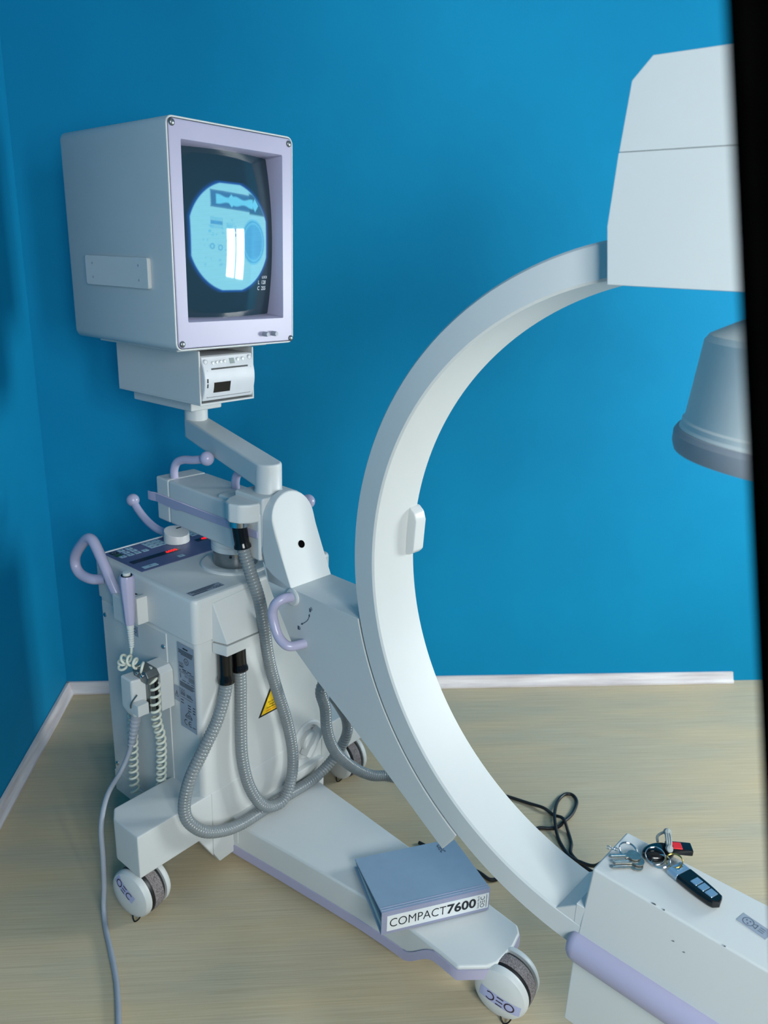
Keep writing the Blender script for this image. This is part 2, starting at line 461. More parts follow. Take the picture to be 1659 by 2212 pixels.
for a, z in ((-.103, .492), (-.307, .492), (-.307, .13)):
    ob('screw', MB().lathe([(.0052, 0), (.0048, .002), (.003, .0035), (0, .004)], (a, -.0358, z), (0, -1, 0), 14), 'chrome', cab, MF)
UA, UZ = (1, 0, 0), (0, 0, 1)
# type plate on the left face (u along +a, v up, normal -b)
tp = MB(); o_ = (-.0585, -.0352, .338); W_, H_ = .050, .181
tp.slab(0, W_, 0, H_, o_, UA, UZ, .0009, 0)
lf = .0012
def bars(y, segs, h=.0016, mi=1):
    for x0, x1 in segs: tp.rect(x0, x1, y - h / 2, y + h / 2, o_, UA, UZ, lf, mi)
bars(.173, [(.017, .032)], .0028)
for k, sg in enumerate(([(.003, .047)], [(.004, .046)], [(.003, .045)], [(.010, .044)])): bars(.1675 - k * .0028, sg, .0015)
tp.arc(.026, .1475, .0058, .0068, 0, 2 * math.pi, o_, UA, UZ, lf, 1)
tp.line([(.0235, .150), (.0255, .1465), (.0235, .1455)], .0009, o_, UA, UZ, lf, 1); tp.line([(.0285, .150), (.0265, .1465), (.0285, .1445)], .0009, o_, UA, UZ, lf, 1)
tp.oec(.0105, .1385, .0052, o_, UA, UZ, lf, 1)
bars(.1335, [(.003, .017)], .0012); bars(.1315, [(.003, .015)], .0012)
bars(.1275, [(.012, .024), (.028, .040)], .0018); bars(.124, [(.003, .008), (.013, .030), (.034, .047)], .0013); bars(.1205, [(.002, .048)], .0007)
tp.line([(.006, .118), (.005, .112), (.007, .112), (.0055, .107)], .0012, o_, UA, UZ, lf, 1)
tp.oec(.0245, .1155, .0036, o_, UA, UZ, lf, 1)
for k in range(4): bars(.1165 - k * .0026, [(.031, .048)], .001)
bars(.104, [(.010, .022), (.026, .033), (.038, .047)], .0012)
for k in range(4): bars(.099 - k * .0027, [(.003, .047 - .004 * (k % 2))], .0014)
tp.oec(.0105, .0815, .0056, o_, UA, UZ, lf, 1)
for k in range(3): bars(.0765 - k * .0024, [(.003, .018), (.022, .036 + .003 * k)], .0011)
bars(.0665, [(.003, .040)], .0007)
for k in range(3): bars(.060 - k * .006, [(.003, .012)] if k < 2 else [], .0018); bars(.0545 - k * .0058, [(.025, .034), (.040, .047)], .0018)
tp.line([(.016, .029), (.026, .040), (.036, .029), (.036, .026), (.016, .026), (.016, .029), (.036, .029)], .0011, o_, UA, UZ, lf, 1)
bars(.032, [(.022, .030)], .0014)
tp.arc(.0175, .0145, .0048, .0062, math.radians(60), math.radians(300), o_, UA, UZ, lf, 1)
tp.arc(.0305, .0145, .0048, .0062, math.radians(60), math.radians(300), o_, UA, UZ, lf, 1); bars(.0145, [(.025, .0325)], .0013)
bars(.0105, [(.037, .046)], .0014)
ob('type_plate', tp, ['plate_grey', 'ink'], cab, MF, recalc=False, smooth=False, merge=False, label='grey rating plate with small black print')
wl = MB(); o_ = (-.0745, -.0352, .389)
wl.slab(0, .0135, 0, .032, o_, UA, UZ, .0008, 0)
wl.line([(.002, .010), (.0068, .022), (.0117, .010), (.002, .010)], .001, o_, UA, UZ, .0010, 1); wl.line([(.0068, .018), (.0068, .013)], .001, o_, UA, UZ, .0010, 1)
ob('hazard_label', wl, ['plate_grey', 'ink'], cab, MF, recalc=False, smooth=False, merge=False)
sl = MB(); o_ = (-.207, -.0360, .482)
sl.slab(0, .020, 0, .022, o_, UA, UZ, .0008, 0); sl.arc(.010, .012, .004, .005, 0, 6.283, o_, UA, UZ, .001, 1)
ob('round_symbol_label', sl, ['plate_grey', 'ink'], cab, MF, recalc=False, smooth=False, merge=False)
# front: yellow sign (u along +b, v up, normal +a)
UB = (0, 1, 0)
sg = MB(); o_ = (-.0022, .147, .309)
def tri(k): return [(-.036 + k * 1.75, k), (.036 - k * 1.75, k), (0, .063 - k * 2.0)]
sg.add([(-.0022, .147 + x, .309 + y) for x, y in tri(0)] + [(-.0008, .147 + x, .309 + y) for x, y in tri(0)], [(2, 1, 0), (3, 4, 5), (0, 1, 4, 3), (1, 2, 5, 4), (2, 0, 3, 5)], 0)
sg.flat(tri(.0036), o_, UB, UZ, .0016, 1)
for k, (s_, z_) in enumerate((('Kein Zutritt', .0265), ('Röntgen', .0205), ('Kontrollbereich', .0145), ('Umkreis von 2,5 m', .0085))):
    sg.text(s_, .0052 if k != 2 else .0056, (-.0022, .147, .309 + z_), UB, UZ, .0019, 0 if k < 3 else 2, bold=.012, sx=.82)
ob('warning_sign', sg, ['black_rubber', 'sign_yellow', 'red'], cab, MF, recalc=False, smooth=False, merge=False, label='yellow triangular warning sign with black border')
# front lower right: recessed lock knob with wing grip
kb = MB(); kb.lathe([(.046, 0), (.046, .004), (.042, .006), (.036, .006), (.034, .004), (.034, .002), (0, .002)], (-.003, .252, .190), (1, 0, 0), 36)
kn = ob('lock_recess', kb, 'white', cab, MF, ang=25)
kk = MB(); kk.lathe([(.024, 0), (.024, .012), (.021, .015), (0, .015)], (-.001, .252, .190), (1, 0, 0), 28)
ob('lock_knob', kk, 'white', cab, MF, ang=30)
wg = MB()
R2 = [( -.034, -.007), (-.014, -.009), (0, -.006), (.014, -.009), (.034, -.007), (.034, .007), (.014, .009), (0, .006), (-.014, .009), (-.034, .007)]
ca, sa = math.cos(math.radians(48)), math.sin(math.radians(48))
wg.prism([(.252 + x * ca - y * sa, .190 + x * sa + y * ca) for x, y in R2], 'x', .002, .024)
ob('wing_grip', wg, 'white', cab, MF, .002, 2)
ob('plinth', MB().prism([(.036, .05), (.290, .05), (.290, .132), (.200, .132), (.180, .112), (.036, .112)], 'x', -.004, .014), 'white', cab, MF, .003, 2)

# --- cabinet cover
cov = ob('cabinet_cover', shell(-.331, .001, -.038, .318, [(.5306, .0010), (.5316, 0), (.611, 0), (.6145, .0010), (.6172, .0030), (.6186, .0060), (.619, .0095)], .013), 'white', XM, MF, ang=25)
hood = MB()
hood.hexa([(.0, .000, .527), (.032, .010, .527), (.032, .092, .527), (.0, .104, .527)], [(.0, .002, .604), (.0025, .003, .604), (.0025, .101, .610), (.0, .101, .610)])
hood.hexa([(.0, .000, .503), (.033, .008, .503), (.033, .094, .503), (.0, .106, .503)], [(.0, .000, .524), (.033, .008, .524), (.033, .094, .524), (.0, .106, .524)])
ob('hose_hood', hood, 'white', cov, MF, .0018, 2)
ob('cover_seam', MB().box(-.325, -.006, -.0300, .3110, .5285, .5315), 'groove', cov, MF, smooth=False)
# control panel
cp = MB(); cp.box(-.321, -.183, -.022, .300, .6185, .6202)
panel = ob('control_panel', cp, 'panel_blue', cov, MF, .0006, 1, label='slate blue membrane control panel')
ob('panel_rail', MB().box(-.3275, -.3225, -.024, .300, .6185, .6208), 'label_white', cov, MF, .0008, 1)
OZ = .6204
def key(a, b, m, da=.0055, db=.0065, sym=True):
    k = MB(); o_ = (a, b, OZ); u, v = (0, 1, 0), (-1, 0, 0)
    k.slab(-db, db, -da, da, o_, u, v, .0005, 0)
    if sym:
        t = random.randint(0, 2)
        if t == 0: k.flat([(-.0022, -.002), (.0022, -.002), (0, .0022)], o_, u, v, .0007, 1)
        elif t == 1: k.rect(-.002, .002, -.0016, .0016, o_, u, v, .0007, 1)
        else: k.arc(0, 0, .0014, .0024, 0, 6.283, o_, u, v, .0007, 1, 12)
    ob('panel_key', k, [m, 'ink_soft'], cov, MF, recalc=False, smooth=False, merge=False)
pk = MB(); pk.slab(-.008, .008, -.007, .007, (-.307, -.006, OZ), (0, 1, 0), (-1, 0, 0), .0005, 0); pk.arc(0, 0, .003, .0042, 0, 6.283, (-.307, -.006, OZ), (0, 1, 0), (-1, 0, 0), .0008, 1, 18)
ob('power_key', pk, ['black_rubber', 'grey_plastic'], cov, MF, recalc=False, smooth=False, merge=False)
key(-.290, -.006, 'key_green', .006, .008, False)
for a, b in ((-.309, .012), (-.309, .030), (-.294, .014), (-.294, .031), (-.277, -.004), (-.277, .013), (-.277, .030), (-.277, .048)): key(a, b, 'key_blue')
for a in (-.310, -.297, -.284):
    for b in (.070, .084, .098): key(a, b, 'key_blue')
for a in (-.312, -.299, -.286):
    for b in (.176, .190, .204): key(a, b, 'key_blue')
key(-.200, .082, 'key_blue', .005, .007); key(-.197, .006, 'key_blue', .006, .016)
dp = MB(); dp.slab(-.012, .103, -.0075, .0075, (-.236, 0, OZ), (0, 1, 0), (-1, 0, 0), .0004, 0)
dp.text('6000', .0135, (-.236, .084, OZ), (0, 1, 0), (-1, 0, 0), .0008, 1, bold=.008)
ob('red_display', dp, ['display_dark', 'led'], cov, MF, recalc=False, smooth=False, merge=False, label='dark display strip with glowing red digits')
dp = MB(); dp.slab(.158, .196, -.0075, .0075, (-.250, 0, OZ), (0, 1, 0), (-1, 0, 0), .0004, 0)
dp.text('48', .0135, (-.250, .178, OZ), (0, 1, 0), (-1, 0, 0), .0008, 1, bold=.008)
ob('red_display', dp, ['display_dark', 'led'], cov, MF, recalc=False, smooth=False, merge=False)
cl_ = MB(); o_ = (-.022, .0, OZ - .0012); u, v = (0, 1, 0), (-1, 0, 0)
cl_.slab(-.024, .050, -.010, .010, (-.030, .0, .6185), u, v, .0009, 0)
for k, yy in enumerate((.0068, .0028, -.0012)): cl_.rect(-.022 + .004 * k, .040 - .007 * k, yy - .0009, yy + .0009, (-.030, 0, .6185), u, v, .0012, 1)
cl_.oec(.038, -.005, .0075, (-.030, 0, .6185), u, v, .0012, 1); cl_.rect(-.022, .012, -.0075, -.0055, (-.030, 0, .6185), u, v, .0012, 1)
ob('maker_label', cl_, ['plate_grey', 'ink'], cov, MF, recalc=False, smooth=False, merge=False)
# joystick lever on the panel
JB = (-.278, .128)
js = MB(); nn = 32; lo = []; hi = []
for j in range(nn):
    t = 2 * math.pi * j / nn; x, y = .0275 * math.cos(t), .0275 * math.sin(t)
    lo.append((JB[0] + x, JB[1] + y, .6203)); hi.append((JB[0] + x * .97, JB[1] + y * .97, .643 + (-x) * .20))
js.loft([lo, hi]); lever_base = ob('lever_base', js, 'white_gloss', XM, MF, .0018, 2)
ob('lever_notch', MB().box(JB[0] - .020, JB[0] - .008, JB[1] + .006, JB[1] + .020, .640, .6455), 'black_gloss', lever_base, MF, .001, 1)
lv = MB(); pth = cr([(-.292, .128, .634), (-.330, .130, .628), (-.360, .130, .630), (-.392, .130, .640), (-.420, .130, .656), (-.437, .130, .671)], 8)
lv.tube(pth, .0085, 16)
lever = ob('control_lever', lv, 'lilac_gloss', XM, MF, ang=60)
ob('ball_grip', MB().ball((-.441, .130, .676), .0145), 'lilac_gloss', lever, MF, ang=60)

# --- big push handle and hand switch holder on the left face
hp = cr([(-.212, -.056, .565), (-.224, -.060, .585), (-.247, -.062, .623), (-.272, -.062, .656), (-.287, -.062, .669), (-.303, -.062, .668), (-.322, -.062, .655),
         (-.350, -.062, .628), (-.362, -.062, .608), (-.360, -.062, .590), (-.345, -.060, .578), (-.320, -.052, .573), (-.300, -.034, .574)], 7)
ob('push_handle', MB().tube(hp, .0105, 18), 'lilac_gloss', XM, MF, ang=60, label='lilac tubular push handle')
hd = MB(); hd.box(-.214, -.172, -.072, -.036, .526, .580); hd.box(-.160, -.146, -.061, -.036, .530, .586); hd.box(-.190, -.150, -.046, -.036, .528, .580)
ob('switch_holder', hd, 'white_gloss', XM, MF, .003, 2)

# --- base: frame, outriggers, leg
fr = MB(); fr.prism([(-.015, .050), (0, .022), (.032, .024), (.250, .024), (.282, .022), (.295, .050), (.295, .197), (-.015, .197)], 'x', -.022, -.0005); fr.box(-.115, -.020, -.013, .293, .106, .196)
base = ob('base_frame', fr, 'white', XM, MF, .003, 2)
def mirror(b, s): return b if s < 0 else .28 - b
for s in (-1, 1):
    top = [(0, -.184), (-.078, -.184), (-.104, -.167), (-.104, -.0155), (0, -.0155)]
    pl_ = [(a, mirror(b, s)) for a, b in top]
    q = MB(); q.prism(pl_, 'z', .103, .197)
    orig = ob('outrigger', q, 'white', XM, MF, .004, 2)
    g = MB()
    g.prism([(mirror(-.050, s), .106), (mirror(-.0155, s), .106), (mirror(-.0155, s), .046)], 'x', -.018, -.0004)
    ob('gusset', g, 'white', orig, MF, .0015, 1)
plan = [(-.004, .036), (.12, .049), (.24, .060), (.33, .067), (.38, .069), (.40, .0692), (.412, .0693)] + [(.42 + .005 * i, .0694 - .0003 * i) for i in range(19)] + [(.53, .062), (.548, .060), (.584, .094), (.594, .112), (.596, .160), (.590, .190), (.578, .204), (.50, .213), (.40, .221), (.30, .229), (.15, .243), (-.004, .256)]
def zb(a):
    t = min(1, max(0, (a - .425) / .075)); t = t * t * (3 - 2 * t)
    return .020 + .050 * t
LEGT = .098
lg = MB(); n = len(plan)
lg.add([(a, b, zb(a) + .018) for a, b in plan] + [(a, b, LEGT) for a, b in plan],
       [tuple(range(n)), tuple(range(n, 2 * n))] + [(i, (i + 1) % n, n + (i + 1) % n, n + i) for i in range(n)])
me_leg = ob('leg', lg, 'white', XM, MF, .007, 3, bang=40)
tr = MB(); po = hull_offset(plan, .0014); pi_ = hull_offset(plan, -.004)
tr.add([(a, b, zb(p[0])) for (a, b), p in zip(po, plan)] + [(a, b, zb(p[0]) + .0205) for (a, b), p in zip(po, plan)] + [(a, b, zb(p[0])) for (a, b), p in zip(pi_, plan)] + [(a, b, zb(p[0]) + .0205) for (a, b), p in zip(pi_, plan)],
       sum([[(i, (i + 1) % n, n + (i + 1) % n, n + i), (n + i, n + (i + 1) % n, 3 * n + (i + 1) % n, 3 * n + i), (2 * n + i, 3 * n + i, 3 * n + (i + 1) % n, 2 * n + (i + 1) % n), (i, 2 * n + i, 2 * n + (i + 1) % n, (i + 1) % n)] for i in range(n)], []))
ob('leg_trim', tr, 'lilac', me_leg, MF, ang=50)

# --- casters
def caster(cx, cy, ang_deg, rot=None, ztop=.106):
    """wheel centre (room coordinates), axle direction angle; covers on both sides"""
    F = Matrix.Translation((cx, cy, .0495)) @ Matrix.Rotation(math.radians(ang_deg), 4, 'Z') @ Matrix.Scale(.87, 4)   # local x = axle, near cover at -x
    whl = MB(); R_ = .0555
    whl.lathe([(.020, -.020), (R_ - .005, -.020), (R_ - .001, -.015), (R_, -.008), (R_, .008), (R_ - .001, .015), (R_ - .005, .020), (.020, .020)], (0, 0, 0), (1, 0, 0), 44)
    zt = (ztop - .0495) / .87
    c = ob('caster', whl, 'black_rubber', XM, F, ang=40, clip=zt)
    td = MB(); td.lathe([(R_ - .003, -.0125), (R_ + .0006, -.012), (R_ + .001, 0), (R_ + .0006, .012), (R_ - .003, .0125)], (0, 0, 0), (1, 0, 0), 44)
    ob('tread', td, 'tread', c, F, ang=40, clip=zt)
    for s in (-1, 1):
        cv = MB()
        pr = [(.0555, .0215), (.0562, .024), (.0555, .030), (.052, .0355), (.044, .0395), (.030, .0425), (.012, .0438), (0, .044)]
        cv.lathe([(.0, .0215)] + pr, (0, 0, .0012), (s, 0, 0), 44)
        ob('wheel_cover', cv, 'white', c, F, ang=30, clip=zt)
        lp = MB(); lp.tube(cr([(s * .030, -.030, -.036), (s * .038, -.026, -.0480), (s * .042, -.018, -.0545), (s * .039, -.010, -.0500), (s * .032, -.004, -.042)], 5), .0016, 6)
        ob('foot_guard', lp, 'black_gloss', c, F, ang=60)
    fk = MB(); fk.box(-.018, .018, -.016, .016, .010, min(zt, .045)); ob('caster_fork', fk, 'black_rubber', c, F, .004, 2)
    if rot is not None:
        off, dx, dz, w_, h_ = rot
        t = math.radians(off)
        st = MB(); o0 = Vector((-.0432, dx, dz))
        # cover face normal is -x ; viewer's right is -y when looking along +x
        u = Vector((0, -math.cos(t), math.sin(t))); v = Vector((0, math.sin(t), math.cos(t)))
        # follow the dome
        def dome(q):
            rr = math.hypot(q.y, q.z - .0012); P = [(0, .044), (.012, .0438), (.030, .0425), (.044, .0395), (.052, .0355), (.0562, .024)]
            for (r0, x0), (r1, x1) in zip(P, P[1:]):
                if rr <= r1: return -(x0 + (x1 - x0) * (rr - r0) / (r1 - r0))
            return -.024
        st.rect(-w_ / 2, w_ / 2, -h_ / 2, h_ / 2, o0, u, v, 0, 0)
        # subdivide sticker for the dome
        g = MB(); nx_, ny_ = 12, 5
        for i in range(nx_):
            for j in range(ny_):
                g.rect(-w_ / 2 + w_ * i / nx_, -w_ / 2 + w_ * (i + 1) / nx_, -h_ / 2 + h_ * j / ny_, -h_ / 2 + h_ * (j + 1) / ny_, o0, u, v, 0, 0)
        k0 = len(g.v)
        g.oec(0, 0, h_ * .84, o0, u, v, 0, 1)
        g.v = [(dome(Vector(q)) - (.0005 if i < k0 else .0010), q[1], q[2]) for i, q in enumerate(g.v)]
        ob('logo_sticker', g, ['sticker_lilac', 'logo_ink'], c, F, recalc=False, merge=False, ang=60)
    return c
caster(-.320, 1.257, 54, (-32, .006, .020, .064, .0215))
caster(.338, 1.006, 52, (172, -.004, -.006, .084, .0250))
caster(.088, 1.655, 38, None)

# --- column and arm (C group)
cl0 = (-.866, .048)
ob('column_disc', MB().lathe([(.070, 0), (.070, .003), (.067, .005), (.050, .005), (.048, .004), (0, .004)], (cl0[0], cl0[1], .6185), n=48), 'white', XM, CF, ang=30)
cs = ob('column', MB().lathe([(.0445, 0), (.0445, .040), (0, .040)], (cl0[0], cl0[1], .620), n=48), 'steel', XM, CF, ang=30, label='polished steel column')
ob('column_collar', MB().lathe([(.048, .0), (.048, .010), (.0465, .011), (.0465, .013), (.048, .014), (.048, .024), (0, .024)], (cl0[0], cl0[1], .654), n=48), 'white', XM, CF, ang=30)
ob('column_screw', MB().lathe([(.003, 0), (.003, .002), (0, .002)], (cl0[0] + .029, cl0[1] - .0335, .648), (.655, -.755, 0), 10), 'black_rubber', cs, CF)
arm = ob('cross_arm', MB().box(-1.018, -.723, -.004, .090, .676, .769), 'white', XM, CF, .005, 3)
ob('arm_end_cap', MB().box(-1.064, -1.019, -.004, .090, .676, .769), 'white', arm, CF, .004, 3)
pw = MB(); pw.prism([(-1.064, .714), (-.990, .712), (-.972, .716), (-.728, .7205), (-.7255, .723), (-.7255, .733), (-.728, .735), (-1.064, .733)], 'y', -.0072, -.003)
pw.prism([(-1.064, -.0072), (-1.078, -.0110), (-1.088, -.0110), (-1.088, -.0085), (-1.078, -.0085), (-1.064, -.003)], 'z', .714, .733)
ob('brake_bar', pw, 'lilac', arm, CF, .0008, 1)
head = MB(); head.box(-.800, -.718, .000, .088, .690, .797); head.box(-.856, -.800, .002, .086, .760, .776)
hb = ob('head_block', head, 'white', XM, CF, .004, 3)
pts = [( -.800, .004), (-.794, -.018), (-.780, -.036), (-.760, -.044), (-.740, -.036), (-.728, -.020), (-.724, .004)]
ob('hose_boss', MB().prism(pts, 'z', .752, .788), 'white', hb, CF, .004, 3)
ob('boss_ring', MB().lathe([(.0195, 0), (.0195, .010), (0, .010)], (-.759, -.022, .743), n=28), 'chrome', hb, CF, ang=30)
# lilac levers on the arm
def levr(name, path, ball=None, foot=True):
    t = MB().tube(cr(path, 8), .0085, 16)
    o = ob(name, t, 'lilac_gloss', arm, CF, ang=60)
    return o
L1 = [(-1.028, .018, .765), (-1.028, .018, .785), (-1.020, .020, .802), (-1.002, .024, .811), (-.975, .029, .815), (-.948, .034, .821)]
levr('brake_lever', L1); ob('lever_ball', MB().ball((-.936, .036, .8245), .0145), 'lilac_gloss', arm, CF, ang=60)
L2 = [(-.884, .066, .765), (-.884, .066, .785), (-.880, .070, .799), (-.866, .080, .806), (-.845, .095, .808)]
levr('brake_lever', L2)
L3 = [(-.775, .085, .740), (-.775, .115, .742), (-.768, .125, .750), (-.750, .132, .757)]
levr('brake_lever', L3); ob('lever_ball', MB().ball((-.744, .134, .760), .0140), 'lilac_gloss', arm, CF, ang=60)

# --- yoke (round topped plate) and carrier
NA = 20
def afront(z):
    P = [(.600, -.618), (.648, -.640), (.732, -.681), (.758, -.690), (.815, -.706)]
    for (z0, a0), (z1, a1) in zip(P, P[1:]):
        if z <= z1: return a0 + (a1 - a0) * (z - z0) / (z1 - z0)
    return P[-1][1]
outl = [(0, .640), (0, .700), (0, .740)] + [(.05 - .05 * math.cos(math.pi * i / NA), .757 + .05 * math.sin(math.pi * i / NA)) for i in range(NA + 1)] + [(.1, .740), (.1, .700), (.1, .640)]
yk = MB(); n = len(outl)
def aback(z): return -.7195 if z >= .676 else -.7195 + (.676 - z) * .40
yk.add([(aback(z), b, z) for b, z in outl] + [(afront(z), b, z) for b, z in outl],
       [tuple(range(n))[::-1], tuple(range(n, 2 * n))] + [(i, (i + 1) % n, n + (i + 1) % n, n + i) for i in range(n)])
yoke = ob('yoke_plate', yk, 'white', XM, CF, .0025, 2, bang=40)
hl = MB(); c_ = Vector((afront(.712) + .0006, .052, .712)); nx = Vector((.90, 0, .44)).normalized()
hl.lathe([(.0072, 0), (.0072, .0006), (.0060, .0008), (.0055, -.002), (0, -.004)], c_, nx, 24)
ob('pivot_hole', hl, 'hole_black', yoke, CF, ang=30)
CZ, RI, RO, CW = .771, .441, .485, .100
def onarc(r, t): return (r * math.cos(t), CZ + r * math.sin(t))
t0 = math.atan2(.648 - CZ, -math.sqrt((RO + .002) ** 2 - (.648 - CZ) ** 2)); t1 = math.atan2(.349 - CZ, -.243)
t0 = t0 % (2 * math.pi); t1 = t1 % (2 * math.pi)
carr = [(-.7195, .676), (-.709, .647), (-.691, .617), (-.632, .531), (-.573, .492), (-.497, .450), (-.380, .378), (-.268, .308)]
arcp = [onarc(RO + .0024, t1 + (t0 - t1) * i / 36) for i in range(37)]
carr += arcp + [(-.600, .6482), (-.640, .6482), (-.690, .660)]
ob('c_arm_carrier', MB().prism(carr, 'y', 0.0, CW), 'white', XM, CF, .0012, 2, bang=40)
hpth = cr([(-.634, .002, .634), (-.636, -.022, .636), (-.642, -.034, .628), (-.648, -.036, .612), (-.646, -.036, .596), (-.636, -.036, .573), (-.624, -.034, .560), (-.612, -.026, .553), (-.604, .002, .552)], 8)
hnd = ob('carrier_handle', MB().tube(hpth, .0088, 18), 'lilac_gloss', XM, CF, ang=60)
ob('handle_washer', MB().lathe([(.0165, 0), (.0165, .003), (.014, .0045), (0, .0045)], (-.634, .0, .634), (0, -1, 0), 28), 'white_gloss', hnd, CF, ang=30)
# arrow and padlock marks
ar = MB(); o_ = (-.6, 0, .6); u, v = UA, UZ
apts = [(-.0100 + .020 * t - .0045 * math.sin(math.pi * t) * -1, -.011 + .024 * t) for t in [i / 10 for i in range(11)]]
apts = [(x - .0, z) for x, z in apts]
ar.line(apts, .0012, o_, u, v, .0006, 0)
def head_(p, q, L=.0055, W=.0024):
    d = Vector((p[0] - q[0], p[1] - q[1])).normalized(); nrm = Vector((-d.y, d.x)); P = Vector(p)
    ar.flat([tuple(P + d * L * .6), tuple(P - d * L * .4 + nrm * W), tuple(P - d * L * .4 - nrm * W)], o_, u, v, .0006, 0)
head_(apts[-1], apts[-2]); head_(apts[0], apts[1])
for (px, pz_, op) in ((.0125, .0235, 1), (-.0185, -.0215, 0)):
    ar.rect(px - .0026, px + .0012, pz_ - .0036, pz_ + .0036, o_, u, v, .0006, 0)
    ar.arc(px + .0012, pz_ + (.003 if op else 0), .0022, .0034, -math.pi / 2 + (.5 if op else 0), math.pi / 2 + (.5 if op else 0), o_, u, v, .0006, 0, 12)
ob('lock_marking', ar, 'ink_soft', hnd, CF, recalc=False, smooth=False, merge=False)

# --- the C
ta, tb = math.radians(180 - 78 - 0), math.radians(270 - 2)
ta = math.atan2(RO * .98, -.05); tb = math.radians(268.0)
NS = 96; rings = []
for i in range(NS + 1):
    t = ta + (tb - ta) * i / NS
    (x0, z0), (x1, z1) = onarc(RI, t), onarc(RO, t)
    e = .003
    (xa, za), (xb, zb_) = onarc(RI + e, t), onarc(RO - e, t)
    rings.append([(xa, 0, za), (xb, 0, zb_), (x1, e, z1), (x1, CW - e, z1), (xb, CW, zb_), (xa, CW, za), (x0, CW - e, z0), (x0, e, z0)])
carm = ob('c_arm', MB().loft(rings), 'white', XM, CF, ang=25, label='large white C-shaped arm')
st = MB(); st.prism([(-.448, .748), (-.432, .752), (-.424, .760), (-.421, .812), (-.426, .826), (-.436, .834), (-.446, .834)], 'y', .078, .104)
ob('end_stop', st, 'white_gloss', carm, CF, .003, 2)
wd = MB(); wd.prism([(-.062, .3315), (-.030, .358), (-.020, .358), (-.020, .318), (-.050, .325)], 'y', .001, .099)
ob('end_wedge', wd, 'white', carm, CF, .001, 1)
ob('end_flange', MB().box(-.030, -.014, .0005, .0995, .2875, .362), 'white', carm, CF, .001, 1)

# --- upper housing and image intensifier
up1 = MB(); up1.prism([(-.082, 1.198), (-.090, 1.259), (-.0865, 1.3325), (.300, 1.3325), (.300, 1.198)], 'y', -.020, .122)
uh = ob('upper_housing', up1, 'white', XM, CF, .0012, 2)
up2 = MB(); up2.prism([(-.0863, 1.3328), (-.081, 1.400), (-.061, 1.421), (.285, 1.421), (.300, 1.405), (.300, 1.3328)], 'y', -.0196, .1216)
ob('housing_cap', up2, 'white', uh, CF, .0012, 2)
II = (.150, .050)
ob('image_intensifier', MB().lathe([(.0, 1.036), (.143, 1.036), (.1455, 1.056), (.1435, 1.059), (.1435, 1.064), (.141, 1.066), (.133, 1.148), (.129, 1.154), (.050, 1.194), (.048, 1.200), (0, 1.200)], (II[0], II[1], 0), n=72), 'cream_white', XM, CF, ang=25, label='round white image intensifier drum')
ob('intensifier_ring', MB().lathe([(.0, 1.029), (.138, 1.029), (.148, 1.032), (.1505, 1.040), (.1505, 1.050), (.1475, 1.055), (.140, 1.056), (0, 1.050)], (II[0], II[1], 0), n=72), 'ii_grey', XM, CF, ang=25, label='grey front ring of the intensifier')

# --- lower housing (tube head) with lilac bumper
low = MB()
lo_ = [(-.023, -.001, .300), (.330, -.001, .300), (.330, .105, .300), (-.023, .105, .300)]
mid_ = [(-.014, .002, .432), (.330, -.002, .432), (.330, .108, .432), (-.014, .104, .432)]
low.hexa(lo_, mid_)
lh = ob('tube_housing', low, 'white', XM, CF, .0035, 3)
lb = MB(); lb.hexa([(-.026, .001, .150), (.320, .001, .150), (.320, .103, .150), (-.026, .103, .150)], [(-.024, .001, .300), (.320, .001, .300), (.320, .103, .300), (-.024, .103, .300)])
ob('lower_housing', lb, 'white', lh, CF, .003, 2)
bp = MB(); rings = []
NB = 14
def bump_ring(a, k):
    zc_, hh, dd = .2925, .0245 * k, .021 * k
    ring = []
    for i in range(NB + 1):
        t = -math.pi / 2 + math.pi * i / NB
        ring.append((a, .004 - dd * math.cos(t) - .002, zc_ + hh * math.sin(t)))
    ring += [(a, .010, zc_ + hh), (a, .010, zc_ - hh)]
    return ring
for a, k in ((-.0345, .15), (-.0335, .45), (-.031, .72), (-.026, .92), (-.018, 1.0), (.33, 1.0)): rings.append(bump_ring(a, k))
bp.loft(rings)
ob('bumper_rail', bp, 'lilac', lh, CF, ang=50)
for a_, b_, z_, l_ in ((.072, .0006, .4330, .006), (.087, .0003, .4330, .003), (.165, -.0012, .4328, .003)):
    ob('paint_chip', MB().add([(a_, b_ - .0006, z_ - .001), (a_ + l_, b_ - .0007, z_ - .0004), (a_ + l_ * .8, b_ + .0008, z_ + .0004), (a_ + l_ * .3, b_ + .0003, z_ + .0004)], [(0, 1, 2, 3)]), 'groove', lh, CF, recalc=False, smooth=False, merge=False)
for a_, z_ in ((.105, .395), (.120, .388)):
    ob('paint_chip', MB().add([(a_, -.0012, z_), (a_ + .004, -.0012, z_ + .001), (a_ + .0025, -.0012, z_ + .0024)], [(0, 1, 2)]), 'groove', lh, CF, recalc=False, smooth=False, merge=False)
